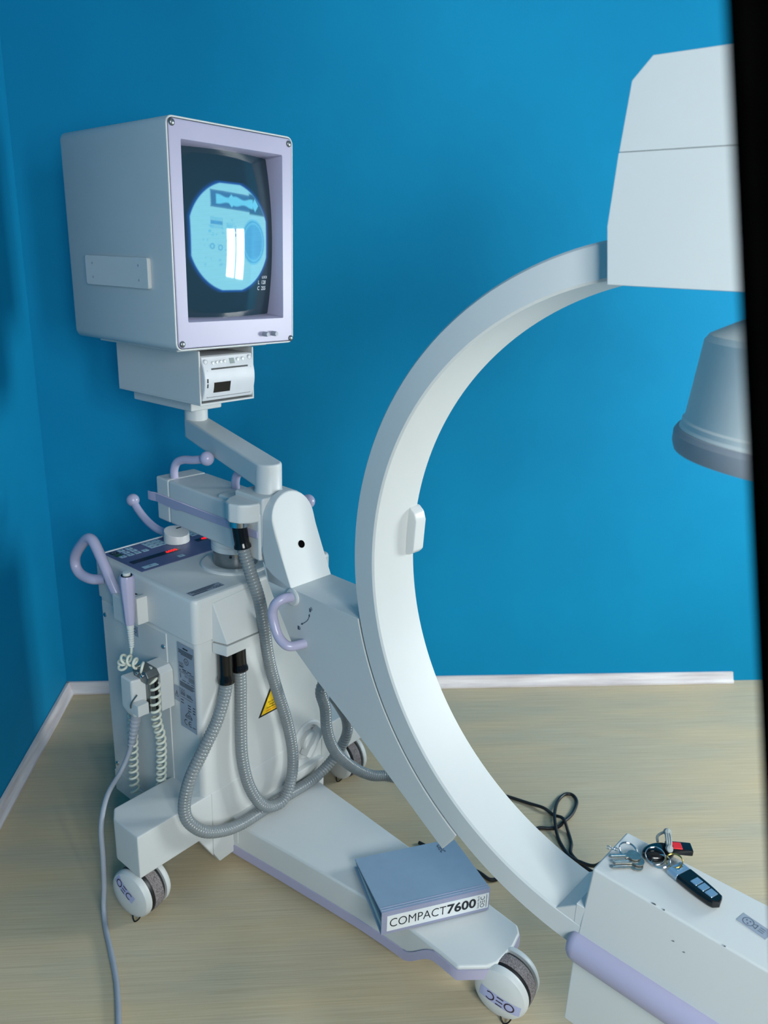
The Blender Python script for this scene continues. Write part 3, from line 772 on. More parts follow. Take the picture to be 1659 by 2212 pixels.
# socket sticker on the lower housing's top
ss = MB(); o_ = Vector((.182, .057, .4322)); u = Vector((.93, -.16, 0)).normalized(); v = Vector((-u.y, u.x, 0))
ss.slab(-.019, .019, -.009, .009, o_, u, v, .0006, 0)
ss.arc(-.008, 0, .0062, .0070, 0, 6.283, o_, u, v, .0008, 1)
for x, y in ((-.0105, .0015), (-.0062, .0022), (-.0072, -.0030)): ss.flat([(x - .0013, y - .0012), (x + .0013, y - .0012), (x, y + .0014)], o_, u, v, .0008, 1)
ss.line([(-.001, .0018), (.003, .0040), (.003, -.0040), (-.001, -.0018)], .0009, o_, u, v, .0008, 1)
for y in (.0035, 0, -.0035): ss.line([(.006, y), (.013, y)], .0009, o_, u, v, .0008, 1)
ob('socket_sticker', ss, ['plate_grey', 'ink_soft'], lh, CF, recalc=False, smooth=False, merge=False)

# --- monitor arm
PR = Vector((.016, .130)); PL = Vector((-.2915, .202))
d = (PL - PR).normalized(); nrm = Vector((-d.y, d.x)); L_ = (PL - PR).length
RA = .0252
def capsule(r):
    pts = []
    for i in range(13): t = math.pi / 2 - math.pi * i / 12; pts.append(PL + d * (r * math.cos(t)) + nrm * (r * math.sin(t)))
    for i in range(13): t = -math.pi / 2 - math.pi * i / 12; pts.append(PR + d * (r * math.cos(t)) + nrm * (r * math.sin(t)))
    return pts
cp_ = capsule(RA)
def zlin(p, zr, zl):
    t = min(1, max(0, (p - PR).dot(d) / L_)); t = min(1, max(0, (t - .08) / .84))
    return zr + (zl - zr) * t
ma = MB(); ma.loft([[(p.x, p.y, zlin(p, .806, .836)) for p in cp_], [(p.x, p.y, zlin(p, .852, .879)) for p in cp_]])
marm = ob('monitor_arm', ma, 'white', XM, MF, .004, 3, bang=50)
ob('arm_post', MB().lathe([(.0265, 0), (.0265, .004), (.0254, .006), (.0254, .045), (0, .045)], (PR.x, PR.y, .795), n=36), 'white', XM, MF, ang=30)
ob('monitor_post', MB().lathe([(.0246, 0), (.0246, .045), (0, .045)], (PL.x, PL.y, .858), n=36), 'white', XM, MF, ang=30)

# --- monitor (frame PF: x towards the screen side, y across, z up)
ms, mf_, ml, mr, mz0, mz1 = -.202, .1385, -.1455, .1535, 1.041, 1.436
cas = MB()
# casing: rounded tube open at the front
def rrect(y0, y1, z0, z1, r, k=5):
    out = []
    for (cy, cz, t0_) in ((y1 - r, z1 - r, 0), (y0 + r, z1 - r, 90), (y0 + r, z0 + r, 180), (y1 - r, z0 + r, 270)):
        for i in range(k + 1):
            t = math.radians(t0_ + 90 * i / k); out.append((cy + r * math.cos(t), cz + r * math.sin(t)))
    return out
def ringx(x, y0, y1, z0, z1, r): return [(x, y, z) for y, z in rrect(y0, y1, z0, z1, r)]
R0 = .014
cas.loft([ringx(ms, ml + .006, mr - .006, mz0 + .006, mz1 - .014, R0 - .005), ringx(ms + .002, ml + .002, mr - .002, mz0 + .002, mz1 - .010, R0 - .001), ringx(ms + .007, ml, mr, mz0, mz1 - .008, R0), ringx(mf_ - .001, ml, mr, mz0, mz1, R0), ringx(mf_, ml + .0008, mr - .0008, mz0 + .0008, mz1 - .0008, R0),
          ringx(mf_, ml + .003, mr - .003, mz0 + .003, mz1 - .003, R0 - .003), ringx(mf_ - .006, ml + .0035, mr - .0035, mz0 + .0035, mz1 - .0035, R0 - .0035), ringx(mf_ - .10, ml + .0035, mr - .0035, mz0 + .0035, mz1 - .0035, R0 - .0035)], cap=True)
mon = ob('monitor', cas, 'white', XM, PF, ang=30, label='boxy white monitor casing with lilac bezel')
bz = MB(); y0, y1, z0, z1 = -.117, .1235, 1.092, 1.401
yi0, yi1, zi0, zi1 = -.110, .1165, 1.099, 1.394
k = 5
def ring4(x, a0, a1, b0, b1, r): return ringx(x, a0, a1, b0, b1, r)
bz.loft([ring4(mf_ - .006, ml + .0045, mr - .0045, mz0 + .0045, mz1 - .0045, R0 - .004), ring4(mf_ + .0005, ml + .0045, mr - .0045, mz0 + .0045, mz1 - .0045, R0 - .004), ring4(mf_ + .0015, ml + .006, mr - .006, mz0 + .006, mz1 - .006, R0 - .005),
         ring4(mf_ + .0015, y0, y1, z0, z1, .002), ring4(mf_ + .0005, y0 + .0008, y1 - .0008, z0 + .0008, z1 - .0008, .002), ring4(mf_ - .040, yi0, yi1, zi0, zi1, .003), ring4(mf_ - .046, yi0, yi1, zi0, zi1, .003)], cap=False)
ob('bezel', bz, 'lilac', mon, PF, ang=30, recalc=True)
# curved picture tube with the picture as vertex colour
NU, NV = 170, 236
sy0, sy1, sz0, sz1 = yi0 - .004, yi1 + .004, zi0 - .004, zi1 + .004
yc, zc2 = (sy0 + sy1) / 2, (sz0 + sz1) / 2
Y = np.linspace(sy0, sy1, NU); Z = np.linspace(sz0, sz1, NV)
YY, ZZ = np.meshgrid(Y, Z)
XX = mf_ - .0100 - ((YY - yc) ** 2) / .90 - ((ZZ - zc2) ** 2) / 1.5
co = np.stack([XX, YY, ZZ], -1).reshape(-1, 3)
idx = np.arange(NU * NV).reshape(NV, NU)
fs = np.stack([idx[:-1, :-1], idx[:-1, 1:], idx[1:, 1:], idx[1:, :-1]], -1).reshape(-1, 4)
me = bpy.data.meshes.new('screen'); me.from_pydata(co.tolist(), [], fs.tolist())
me.materials.append(M['screen_glass']); me.polygons.foreach_set('use_smooth', [True] * len(me.polygons))
# picture drawing (u right, v up; metres relative to the circle centre)
U = YY - (yc + .002); V = ZZ - (zc2 - .003)
pic = np.zeros(U.shape + (3,))
rr_ = np.hypot(U, V)
cyan = np.array(lin((104, 214, 240)))
def put(mask, rgb, a=1.0):
    global pic
    mk = np.clip(mask, 0, 1)[..., None] * a
    pic = pic * (1 - mk) + np.array(lin(rgb)) * mk
def sstep(d, e=.0012): return np.clip(.5 - d / (2 * e), 0, 1)
RC = .0985
circ = np.maximum(rr_ - RC, np.maximum(np.abs(U) - .0925, np.abs(V) - .0955))
halo = np.clip(1 - np.maximum(circ, 0) / .010, 0, 1) ** 2
put(halo * (np.abs(V) < .100), (22, 92, 190), .75)
put(sstep(circ), (128, 200, 218))
inside = sstep(circ)
def rot(cx, cy, deg):
    t = math.radians(deg); x, y = U - cx, V - cy
    return x * math.cos(t) + y * math.sin(t), -x * math.sin(t) + y * math.cos(t)
# metal holder with a razor blade at the top
x, y = rot(.010, .0655, -3)
box = np.maximum(np.abs(x) - .058, np.abs(y) - .0140)
put(sstep(box, .002) * inside, (52, 112, 158))
x2, y2 = rot(.076, .062, -3)
put(sstep(np.maximum(np.abs(x2) - .030, np.abs(y2) - .0185), .002) * inside, (44, 96, 128))
blade = np.minimum(np.maximum(np.abs(x) - .046, np.abs(y) - (.0065 + .002 * np.cos(x * 150))), np.minimum(np.abs(x - .052) + np.abs(y + .001) * .8 - .0095, np.abs(x + .010) + np.abs(y) - .0115))
put(sstep(blade, .0016) * inside, (100, 196, 228))
put(sstep(np.abs(np.abs(y) - .0140) - .0008, .0008) * (np.abs(x) < .058) * inside, (44, 100, 150), .8)
# circuit board shadows
rng = np.random.RandomState(3)
x, y = rot(-.038, .026, -3)
put(sstep(np.maximum(np.abs(x) - .0135, np.abs(y) - .0035), .0012) * inside, (72, 150, 196))
for k in range(11):
    for s in (-1, 1): put(sstep(np.maximum(np.abs(x + .013 - k * .0026) - .0006, np.abs(y - s * .0075) - .0022), .0006) * inside, (82, 170, 208), .8)
for cx, cy in ((.004, .0145), (.004, .0055)): put(sstep(np.maximum(np.abs(U - cx) - .0042, np.abs(V - cy) - .0026), .0008) * inside, (48, 122, 178))
put(sstep(np.maximum(np.abs(U + .0075) - .0075, np.abs(V - .017) - .008), .003) * inside, (84, 176, 212), .6)
for _ in range(60):
    cx, cy, ww, hh = rng.uniform(-.070, .012), rng.uniform(-.055, .035), rng.uniform(.0006, .0032), rng.uniform(.0006, .0022)
    put(sstep(np.maximum(np.abs(U - cx) - ww, np.abs(V - cy) - hh), .0012) * inside, (84, 178, 214), .55)
for cx, cy in ((-.049, -.016), (-.031, -.018)): put(sstep(np.abs(np.hypot((U - cx) * 1.0, V - cy) - .0042) - .0012, .001) * inside, (74, 156, 200), .8)
# coin shaped disc at right
x, y = U - .054, V + .006
q = np.hypot(x * 1.0, y * .80)
put(sstep(q - .0335, .0015) * inside, (82, 178, 218), .8)
put(sstep(q - .026, .0015) * inside, (66, 150, 200), .7)
put(sstep(np.abs(q - .030) - .0008, .0008) * inside, (56, 132, 186), .7)
for k in range(5): put(sstep(np.maximum(np.abs(x - .002 - k * .004) - .0009, np.abs(y + .010) - .014), .0008) * inside, (58, 140, 190), .5)
# scan lines
pic *= (1 - .055 * (np.sin(V * 2 * math.pi / .0021 + U * 30) > 0)[..., None] * inside[..., None])
pic = pic * 1.0
rgba = np.concatenate([pic, np.ones(pic.shape[:2] + (1,))], -1).reshape(-1, 4)
at = me.color_attributes.new('picture', 'FLOAT_COLOR', 'POINT'); at.data.foreach_set('color', rgba.astype(np.float32).ravel())
link('screen', me, mon, PF)['label'] = 'curved glass screen showing a bright blue round X-ray picture'
sx_ = lambda yy, zz: mf_ - .0100 - ((yy - yc) ** 2) / .90 - ((zz - zc2) ** 2) / 1.5
tm = MB()
for s_, yy, zz, sz_ in (('LOCK', .0950, 1.1715, .0070), ('L  128', .0870, 1.1615, .0105), ('C  255', .0870, 1.1500, .0105)):
    tm.text(s_, sz_, (0, yy, zz), (0, 1, 0), (0, 0, 1), 0, 0, bold=.008, align='CENTER', sx=.92)
tm.v = [(sx_(q[1], q[2]) + .0006, q[1], q[2]) for q in tm.v]
mat('screen_text', (20, 30, 40), .3, emit=(210, 225, 240), estr=.75)
ob('screen_text', tm, 'screen_text', mon, PF, recalc=False, smooth=False, merge=False)
for yy, zz in ((-.1345, 1.4245), (.1405, 1.4225), (-.1325, 1.0535), (.1440, 1.0500)):
    b_ = MB().lathe([(.0060, 0), (.0060, .0015), (.0050, .0030), (.0030, .0040), (0, .0042)], (mf_ + .001, yy, zz), (1, 0, 0), 18)
    ob('bezel_screw', b_, 'zinc', mon, PF, ang=40)
for yy in (.069, .0925):
    b_ = MB().lathe([(.0048, 0), (.0048, .009), (.0042, .0135), (0, .0135)], (mf_ + .001, yy, 1.0625), (1, 0, 0), 18)
    kn = ob('monitor_knob', b_, 'grey_plastic', mon, PF, ang=30)
sp = MB(); sp.prism([(x, z) for x, z in rrect(-.132, .0745, 1.1480, 1.2035, .005)], 'y', ml - .0075, ml + .001)
ob('side_plate', sp, 'white', mon, PF, .0022, 2, bang=50)
for xx in (-.105, .047):
    for zz in (1.163, 1.189): ob('plate_screw', MB().lathe([(.0022, 0), (.0022, .0006), (0, .0008)], (xx, ml - .0075, zz), (0, -1, 0), 10), 'grey_plastic', mon, PF)
# mounting plates, printer bracket, base plate
ob('mounting_plate', MB().box(-.165, .095, -.112, .118, 1.0335, 1.0405), 'white', XM, PF, .0015, 1)
br = MB()
br.box(-.172, .106, -.0705, -.0665, .930, 1.0335); br.box(-.172, .106, .0665, .0705, .930, 1.0335); br.box(-.172, .106, -.0705, .0705, .9265, .9305); br.box(-.172, -.168, -.0665, .0665, .9305, 1.0335)
brk = ob('printer_bracket', br, 'white', XM, PF, .001, 1)
ob('base_plate', MB().box(-.170, .032, -.037, .044, .900, .926), 'white', XM, PF, .003, 2)

# --- corrugated hoses
def hose(name, pts, r=.0115, pitch=.0064):
    p = resample(cr(pts, 16), pitch / 4)
    rad = [r * (1 + .062 * (1, .8, -1, .8)[i % 4]) for i in range(len(p))]
    return ob(name, MB().tube(p, rad, 16), 'hose', XM, MF, ang=60, label='grey corrugated cable hose')
def sleeve(pts, r=.0150):
    p = cr(pts, 5); k = len(p); rad = [r * (.94 if i < k - 2 else 1.08) for i in range(k)]
    return ob('hose_sleeve', MB().tube(p, rad, 20), 'black_gloss', XM, MF, ang=50, label='black rubber hose sleeve')
def CM(a, b, z):   # C-frame point in machine coordinates
    q = MF.inverted() @ CF @ Vector((a, b, z)); return tuple(q)
s0 = CM(-.759, -.022, .746); s1 = (s0[0] + .006, s0[1] + .003, .700)
sleeve([s0, ((s0[0] + s1[0]) / 2, (s0[1] + s1[1]) / 2, .722), s1])
hose('cable_hose', [(s1[0] - .003, s1[1] - .001, .720), s1, (.026, .073, .655), (.038, .083, .600), (.040, .093, .540), (.036, .104, .480), (.030, .120, .426), (.028, .139, .366), (.028, .163, .289), (.030, .176, .215), (.034, .171, .163), (.040, .148, .123), (.040, .121, .1135), (.036, .085, .132), (.028, .058, .188), (.024, .045, .262), (.021, .046, .345), (.020, .0485, .415), (.0188, .049, .455), (.0172, .0486, .480)])
sleeve([(.0165, .0485, .5035), (.0170, .0485, .482), (.0190, .0490, .455)])
hose('cable_hose', [(.0172, .0165, .470), (.0192, .0152, .440), (.0225, .006, .414), (.026, -.017, .372), (.028, -.050, .330), (.026, -.080, .285), (.022, -.094, .232), (.024, -.090, .192), (.032, -.062, .155), (.034, -.018, .130), (.032, .030, .115), (.030, .083, .1115), (.029, .125, .1115), (.033, .168, .1115), (.034, .239, .112), (.045, .290, .145), (.060, .312, .196), (.062, .311, .238), (.066, .288, .280), (.080, .250, .330)])
sleeve([(.0165, .0165, .5035), (.0170, .0165, .478), (.0190, .0155, .442)])
hose('cable_hose', [(.110, .262, .470), (.106, .232, .440), (.101, .203, .405), (.099, .190, .378), (.100, .202, .335), (.100, .209, .276), (.100, .235, .214), (.100, .292, .145), (.110, .345, .100), (.130, .385, .085), (.200, .400, .090), (.300, .340, .130)])

# --- cable socket on the left face
sb = MB(); sb.prism([(-.124, .373), (-.078, .373), (-.078, .452), (-.088, .462), (-.124, .462)], 'y', -.064, -.035)
sock = ob('socket_box', sb, 'white', XM, MF, .0015, 2)
ob('socket_gasket', MB().box(-.121, -.084, -.070, -.064, .375, .450), 'black_rubber', sock, MF, .002, 2)
ob('socket_shell', MB().box(-.118, -.086, -.084, -.070, .372, .452), 'zinc', sock, MF, .003, 2)
lt = MB(); lt.prism([(-.122, .440), (-.082, .440), (-.076, .456), (-.084, .466), (-.120, .466), (-.128, .456)], 'y', -.092, -.066)
ob('socket_clamp', lt, 'zinc', sock, MF, .002, 2)
for a in (-.110, -.094): ob('clamp_screw', MB().lathe([(.0042, 0), (.0038, .003), (0, .004)], (a, -.092, .455), (0, -1, 0), 12), 'chrome', sock, MF, ang=40)

# ------------------------------------------------------------------ cable with docking plug
pc_ = thing('docking_cable', 'grey power cable with white block plug docked on cabinet side, trailing over floor', 'cable', MF)
pg = MB()
pg.loft([[(-.134, -.104, .362), (-.112, -.104, .362), (-.104, -.074, .360), (-.130, -.074, .360)], [(-.144, -.110, .380), (-.106, -.110, .380), (-.094, -.070, .380), (-.138, -.070, .380)],
         [(-.142, -.110, .446), (-.106, -.110, .446), (-.094, -.070, .446), (-.136, -.070, .446)]])
plug = ob('plug', pg, 'white_gloss', pc_, MF, .004, 3, label='white block plug')
ob('plug_latch', MB().box(-.104, -.084, -.112, -.088, .378, .402), 'white_gloss', plug, MF, .002, 2)
ob('latch_spring', MB().tube(cr([(-.110, -.111, .388), (-.106, -.113, .396), (-.102, -.111, .406), (-.097, -.104, .418)], 6), .0014, 8), 'zinc', plug, MF, ang=60)
bt = []; rad = []
bp0, bp1 = Vector((-.124, -.090, .366)), Vector((-.143, -.096, .286))
for i in range(41):
    t = i / 40; bt.append(bp0.lerp(bp1, t)); base_r = .0120 - .0045 * t
    rad.append(base_r * (1 if t < .22 or (i % 5) < 3 else .80))
ob('strain_relief', MB().tube(bt, rad, 16), 'cable_grey', plug, MF, ang=40)
cpth = cr([bp1 + Vector((0, 0, .01)), (-.146, -.099, .270), (-.146, -.120, .236), (-.125, -.166, .214), (-.098, -.198, .180), (-.084, -.208, .120), (-.078, -.214, .062), (-.071, -.222, .028), (-.054, -.232, .0095), (-.024, -.246, .0055), (.015, -.262, .0055), (.082, -.292, .0055), (.155, -.334, .0055), (.260, -.400, .0055), (.420, -.520, .0055)], 10)
ob('cable', MB().tube(cpth, .0050, 12), 'cable_grey', pc_, MF, ang=60)

# ------------------------------------------------------------------ hand switch with coiled cord
hs = thing('hand_switch', 'lilac exposure hand switch hanging in its holder with curly cream cord', 'hand switch', MF)
axis = Vector((-.003, 0, -1)).normalized(); top = Vector((-.146, -.078, .640))
grip = MB(); rings = []
for t, r in ((0, .0125), (.004, .0140), (.012, .0142), (.035, .0132), (.070, .0108), (.095, .0098), (.100, .0085)):
    rings.append([tuple(top + axis * t + Vector((math.cos(q), math.sin(q), 0)) * r * (1 if (j % 4) < 3 else .93)) for j, q in enumerate([2 * math.pi * i / 32 for i in range(32)])])
grip.loft(rings); gr = ob('grip', grip, 'lilac_gloss', hs, MF, ang=40)
ob('push_button', MB().lathe([(.0072, 0), (.0072, .006), (.0065, .007), (0, .007)], top + Vector((0, 0, -.001)), n=20), 'cream_white', gr, MF, ang=30)
ob('button_collar', MB().lathe([(.0105, 0), (.0105, .0012), (0, .0012)], top + Vector((0, 0, -.0004)), n=20), 'black_gloss', gr, MF, ang=30)
rl = []; rad = []
for i in range(41):
    t = i / 40; rl.append(top + axis * (.098 + .050 * t)); rad.append((.0078 - .0028 * t) * (1 if t < .25 or i % 4 < 2 else .78))
ob('cord_boot', MB().tube(rl, rad, 14), 'cream_white', gr, MF, ang=40)
cs0 = top + axis * .146
def helix(path, rc, pitch, per=12, phase=0.0):
    p = resample(path, pitch / per); F = frames(p); out = []
    for i, (q, (t, u, w_)) in enumerate(zip(p, F)):
        th = 2 * math.pi * i / per + phase
        k = min(1, i / (per * 1.2), (len(p) - 1 - i) / (per * .8)); out.append(q + (u * math.cos(th) + w_ * math.sin(th)) * rc * k)
    return out
straight = cr([cs0, cs0 + Vector((-.003, -.002, -.02)), (-.172, -.082, .455)], 6)
ob('cord', MB().tube(straight, .0026, 10), 'coil', hs, MF, ang=60)
coilp = cr([(-.172, -.082, .455), (-.165, -.090, .446), (-.150, -.094, .470), (-.128, -.092, .474), (-.106, -.088, .470), (-.092, -.078, .456), (-.084, -.072, .430), (-.084, -.074, .395), (-.087, -.072, .350), (-.092, -.062, .303), (-.104, -.058, .220), (-.118, -.056, .150), (-.150, -.058, .105), (-.190, -.058, .105), (-.208, -.058, .135), (-.205, -.056, .230), (-.196, -.058, .300), (-.180, -.062, .350), (-.172, -.066, .420)], 10)
hx = helix(coilp, .0085, .0160, 14)
ob('coiled_cord', MB().tube(hx, .0027, 8), 'coil', hs, MF, ang=80, label='cream curly cord')

# ------------------------------------------------------------------ thermal printer in the bracket
pr = thing('thermal_printer', 'small off-white thermal printer in bracket below monitor', 'printer', PF)
y0p, y1p, z0p, z1p = -.0650, .0650, .9340, 1.0230
pb = MB(); pb.box(-.150, .100, y0p, y1p, z0p, z1p)
pbody = ob('printer_case', pb, 'printer_grey', pr, PF, .002, 2)
# bowed front
fp = MB(); rings = []
for i in range(13):
    t = i / 12; z = z0p + .001 + (z1p - z0p - .002) * t
    bow = .010 * math.sin(math.pi * min(1, t * 1.05)) + .002
    rings.append([(.098, y0p, z), (.104 + bow, y0p, z), (.104 + bow, y1p, z), (.098, y1p, z)])
fp.loft(rings); ob('front_panel', fp, 'printer_grey', pr, PF, .0015, 1, ang=40, bang=50)
def fx(z):
    t = (z - z0p - .001) / (z1p - z0p - .002); return .104 + .010 * math.sin(math.pi * min(1, t * 1.05)) + .002
def fpt(y, z, e=.0006): return (fx(z) + e, y, z)
def fquad(name, ya, yb, za, zb2, m, e=.0006, th=.0012):
    q = MB(); q.hexa([fpt(ya, za, -th), fpt(ya, za, e), fpt(yb, za, e), fpt(yb, za, -th)], [fpt(ya, zb2, -th), fpt(ya, zb2, e), fpt(yb, zb2, e), fpt(yb, zb2, -th)])
    return ob(name, q, m, pr, PF, smooth=False)
fquad('paper_window', -.042, .000, .951, .9715, 'black_gloss')
fquad('paper_slot', -.046, .048, .9965, .9995, 'black_rubber')
fquad('lcd_window', .004, .016, 1.0050, 1.0155, 'lcd')
fquad('door_seam', -.0560, .0560, .9415, .9423, 'groove', .0004)
fquad('door_seam', -.0562, -.0556, .9423, .9960, 'groove', .0004); fquad('door_seam', .0556, .0562, .9423, .9960, 'groove', .0004)
fquad('door_latch', -.0595, -.0562, .9720, .9800, 'black_gloss'); fquad('door_latch', -.0595, -.0562, .9620, .9700, 'steel')
for yy, zz, rr in ((-.056, 1.0120, .0052), (-.0385, 1.0090, .0034), (-.0285, 1.0095, .0034), (-.0185, 1.0100, .0034), (-.0085, 1.0105, .0034), (.0260, 1.0115, .0040), (.0390, 1.0120, .0040), (.0570, 1.0140, .0052)):
    b_ = MB().lathe([(rr, 0), (rr, .0016), (rr * .8, .0026), (rr * .62, .0018), (0, .0018)], fpt(yy, zz, -.0004), (1, 0, 0), 18)
    ob('printer_button', b_, 'label_white' if rr < .005 else 'printer_grey', pr, PF, ang=30)

# ------------------------------------------------------------------ binder on the leg
BA = math.radians(13.08)
BF = Matrix.Translation((.1255, 1.0665, LEGT + .0012)) @ Matrix.Rotation(BA, 4, 'Z')
bd = thing('ring_binder', 'slate blue ring binder lying on the lilac edged leg, spine towards camera', 'binder', BF)
BL, BD, BH = .2055, .166, .0485
ob('bottom_cover', MB().box(0, BL, .002, BD, 0, .0028), 'binder', bd, BF, .0008, 1)
ob('spine', MB().box(0, BL, -.0005, .0030, .0003, BH), 'binder_edge', bd, BF, .0009, 2)
tc_ = MB(); tc_.hexa([(0, .002, BH - .0030), (BL, .002, BH - .0030), (BL, BD, .0185), (0, BD, .0185)], [(0, .002, BH), (BL, .002, BH), (BL, BD, .0215), (0, BD, .0215)])
top_c = ob('top_cover', tc_, 'binder', bd, BF, .0009, 2)
for k, yy in enumerate((.0065, .0125)):
    zz = BH - (BH - .0215) * (yy - .002) / (BD - .002)
    ob('hinge_crease', MB().tube([(0.001, yy, zz - .0004), (BL - .001, yy, zz - .0004)], .0011, 8), 'binder_edge', top_c, BF, ang=60)
pgs = MB(); pgs.hexa([(.004, .006, .0034), (BL - .004, .006, .0034), (BL - .004, BD - .012, .0034), (.004, BD - .012, .0034)], [(.004, .006, .016), (BL - .004, .006, .016), (BL - .004, BD - .012, .0110), (.004, BD - .012, .0110)])
ob('pages', pgs, 'paper', bd, BF, smooth=False)
fl = MB(); fl.hexa([(.0015, .004, .0300), (BL - .0015, .004, .0300), (BL - .0015, BD - .004, .0140), (.0015, BD - .004, .0140)], [(.0015, .004, .0308), (BL - .0015, .004, .0308), (BL - .0015, BD - .004, .0148), (.0015, BD - .004, .0148)])
ob('inner_pocket', fl, 'binder', bd, BF, smooth=False)
sl_ = MB(); so = (0, -.0006, 0); us, vs = (1, 0, 0), (0, 0, 1)
sl_.slab(.0100, BL - .0030, .0075, BH - .0085, so, us, vs, .0007, 0)
sl_.text('COMPACT', .0262, (.0675, -.0006, .0235), us, vs, .0011, 1, bold=-.006, fit=.105)
sl_.text('7600', .0272, (.1500, -.0006, .0235), us, vs, .0011, 1, bold=.026, fit=.056)
sl_.text('Deutsch / Rev. B', .0050, (.1825, -.0006, .0240), (0, 0, 1), (-1, 0, 0), .0011, 1, sx=.8)
sl_.oec(0, 0, .0085, (.1905, -.0006, .0240), (0, 0, 1), (-1, 0, 0), .0011, 1)
sl_.rect(-.014, .014, -.0005, .0005, (.1985, -.0006, .0240), (0, 0, 1), (-1, 0, 0), .0011, 1)
ob('spine_label', sl_, ['label_white', 'ink'], bd, BF, recalc=False, smooth=False, merge=False, label='white spine label reading COMPACT 7600')
cl2 = MB(); uu = Vector((0, 1, -(BH - .0215) / (BD - .002))).normalized()
cl2.oec(0, 0, .0095, (.168, .140, BH - (BH - .0215) * (.140 - .002) / (BD - .002)), -uu, (1, 0, 0), .0006, 0)
ob('cover_logo', cl2, 'logo_ink', top_c, BF, recalc=False, smooth=False, merge=False)

# ------------------------------------------------------------------ keys on the lower housing
KZ = .4325
kt = thing('key_bunch', 'bunch of keys with black car fob, red and black tag and grey cord', 'keys', CF @ Matrix.Translation((.04, .07, KZ)))
# car key fob
fd = Vector((.070, -.021, 0)).normalized(); fn = Vector((-fd.y, fd.x, 0)); f0 = Vector((.068, .0755, KZ + .0005))
def fob_ring(t0_, t1_, k, z, sc):
    pts = []
    def half(t):   # half width at t (0..1 along the fob)
        return .0148 * (1 - .32 * max(0, (t - .45) / .55) ** 2.2) * (1 if t < .93 else math.sqrt(max(0, 1 - ((t - .93) / .07) ** 2)) * .55 + .45 * (1 - (t - .93) / .07))
    ts = [t0_ + (t1_ - t0_) * i / k for i in range(k + 1)]
    for t in ts: pts.append(f0 + fd * (.074 * t) + fn * (half(t) * sc) + Vector((0, 0, z)))
    for t in reversed(ts): pts.append(f0 + fd * (.074 * t) - fn * (half(t) * sc) + Vector((0, 0, z)))
    return pts
fbk = MB(); fbk.loft([fob_ring(.22, 1, 14, 0, .86), fob_ring(.22, 1, 14, .004, 1.0), fob_ring(.22, 1, 14, .008, 1.0), fob_ring(.22, .985, 14, .0115, .84)])
fob = ob('car_fob', fbk, 'black_gloss', kt, CF, .0012, 2, bang=50, label='black car key fob with silver buttons')
fbc = MB(); fbc.loft([fob_ring(0, .22, 6, .0005, .86), fob_ring(0, .22, 6, .004, .98), fob_ring(0, .22, 6, .008, .98), fob_ring(.01, .22, 6, .0112, .80)])
ob('fob_cap', fbc, 'fob_silver', fob, CF, .0008, 1, bang=50)
for q in range(4):
    c_ = f0 + fd * .0085 + fn * (-.0042 + .0028 * q) + Vector((0, 0, .0116)); pth = [c_ + (fd * math.cos(t) + fn * math.sin(t)) * .0021 for t in [2 * math.pi * i / 14 for i in range(14)]]
    ob('fob_emblem_ring', MB().tube(pth, .00042, 6, closed=True), 'chrome', fob, CF, ang=60)
for t0_, t1_ in ((.43, .56), (.58, .71), (.73, .88)):
    bq = MB()
    def qp(t, s, z): return f0 + fd * (.074 * t) + fn * (s * .0072 * (1 - .3 * max(0, t - .6))) + Vector((0, 0, z))
    bq.hexa([qp(t0_, -1, .0105), qp(t1_, -1, .0105), qp(t1_, 1, .0105), qp(t0_, 1, .0105)], [qp(t0_, -1, .0126), qp(t1_, -1, .0126), qp(t1_, 1, .0126), qp(t0_, 1, .0126)])
    ob('fob_button', bq, 'fob_silver', fob, CF, .0006, 1)
# second oval black key head and black/red tag
ov = MB(); oc = Vector((.040, .089, KZ)); od = Vector((.020, .037, 0)).normalized(); on_ = Vector((-od.y, od.x, 0))
def oval(z, sc): return [oc + od * (.0250 * sc * math.cos(t)) + on_ * (.0150 * sc * math.sin(t)) + Vector((0, 0, z)) for t in [2 * math.pi * i / 28 for i in range(28)]]
ov.loft([oval(.0006, .85), oval(.003, 1), oval(.008, 1), oval(.011, .8)])
ob('black_key_head', ov, 'black_gloss', kt, CF, ang=60)
tg = MB(); tcn = Vector((.0585, .113, KZ)); td_ = Vector((.026, .020, 0)).normalized(); tn_ = Vector((-td_.y, td_.x, 0))
def tq(a, b, z): return tcn + td_ * a + tn_ * b + Vector((0, 0, z))
tg.hexa([tq(-.018, -.009, .004), tq(.018, -.009, .004), tq(.018, .009, .004), tq(-.018, .009, .004)], [tq(-.018, -.009, .0135), tq(.018, -.009, .0135), tq(.018, .009, .0135), tq(-.018, .009, .0135)])
tag_o = ob('black_tag', tg, 'black_gloss', kt, CF, .002, 2, label='black plastic tag with red square')
rq = MB(); rq.hexa([tq(-.010, -.0075, .0125), tq(.003, -.0075, .0125), tq(.003, .0055, .0125), tq(-.010, .0055, .0125)], [tq(-.010, -.0075, .0145), tq(.003, -.0075, .0145), tq(.003, .0055, .0145), tq(-.010, .0055, .0145)])
ob('red_square', rq, 'red', tag_o, CF, .0005, 1)
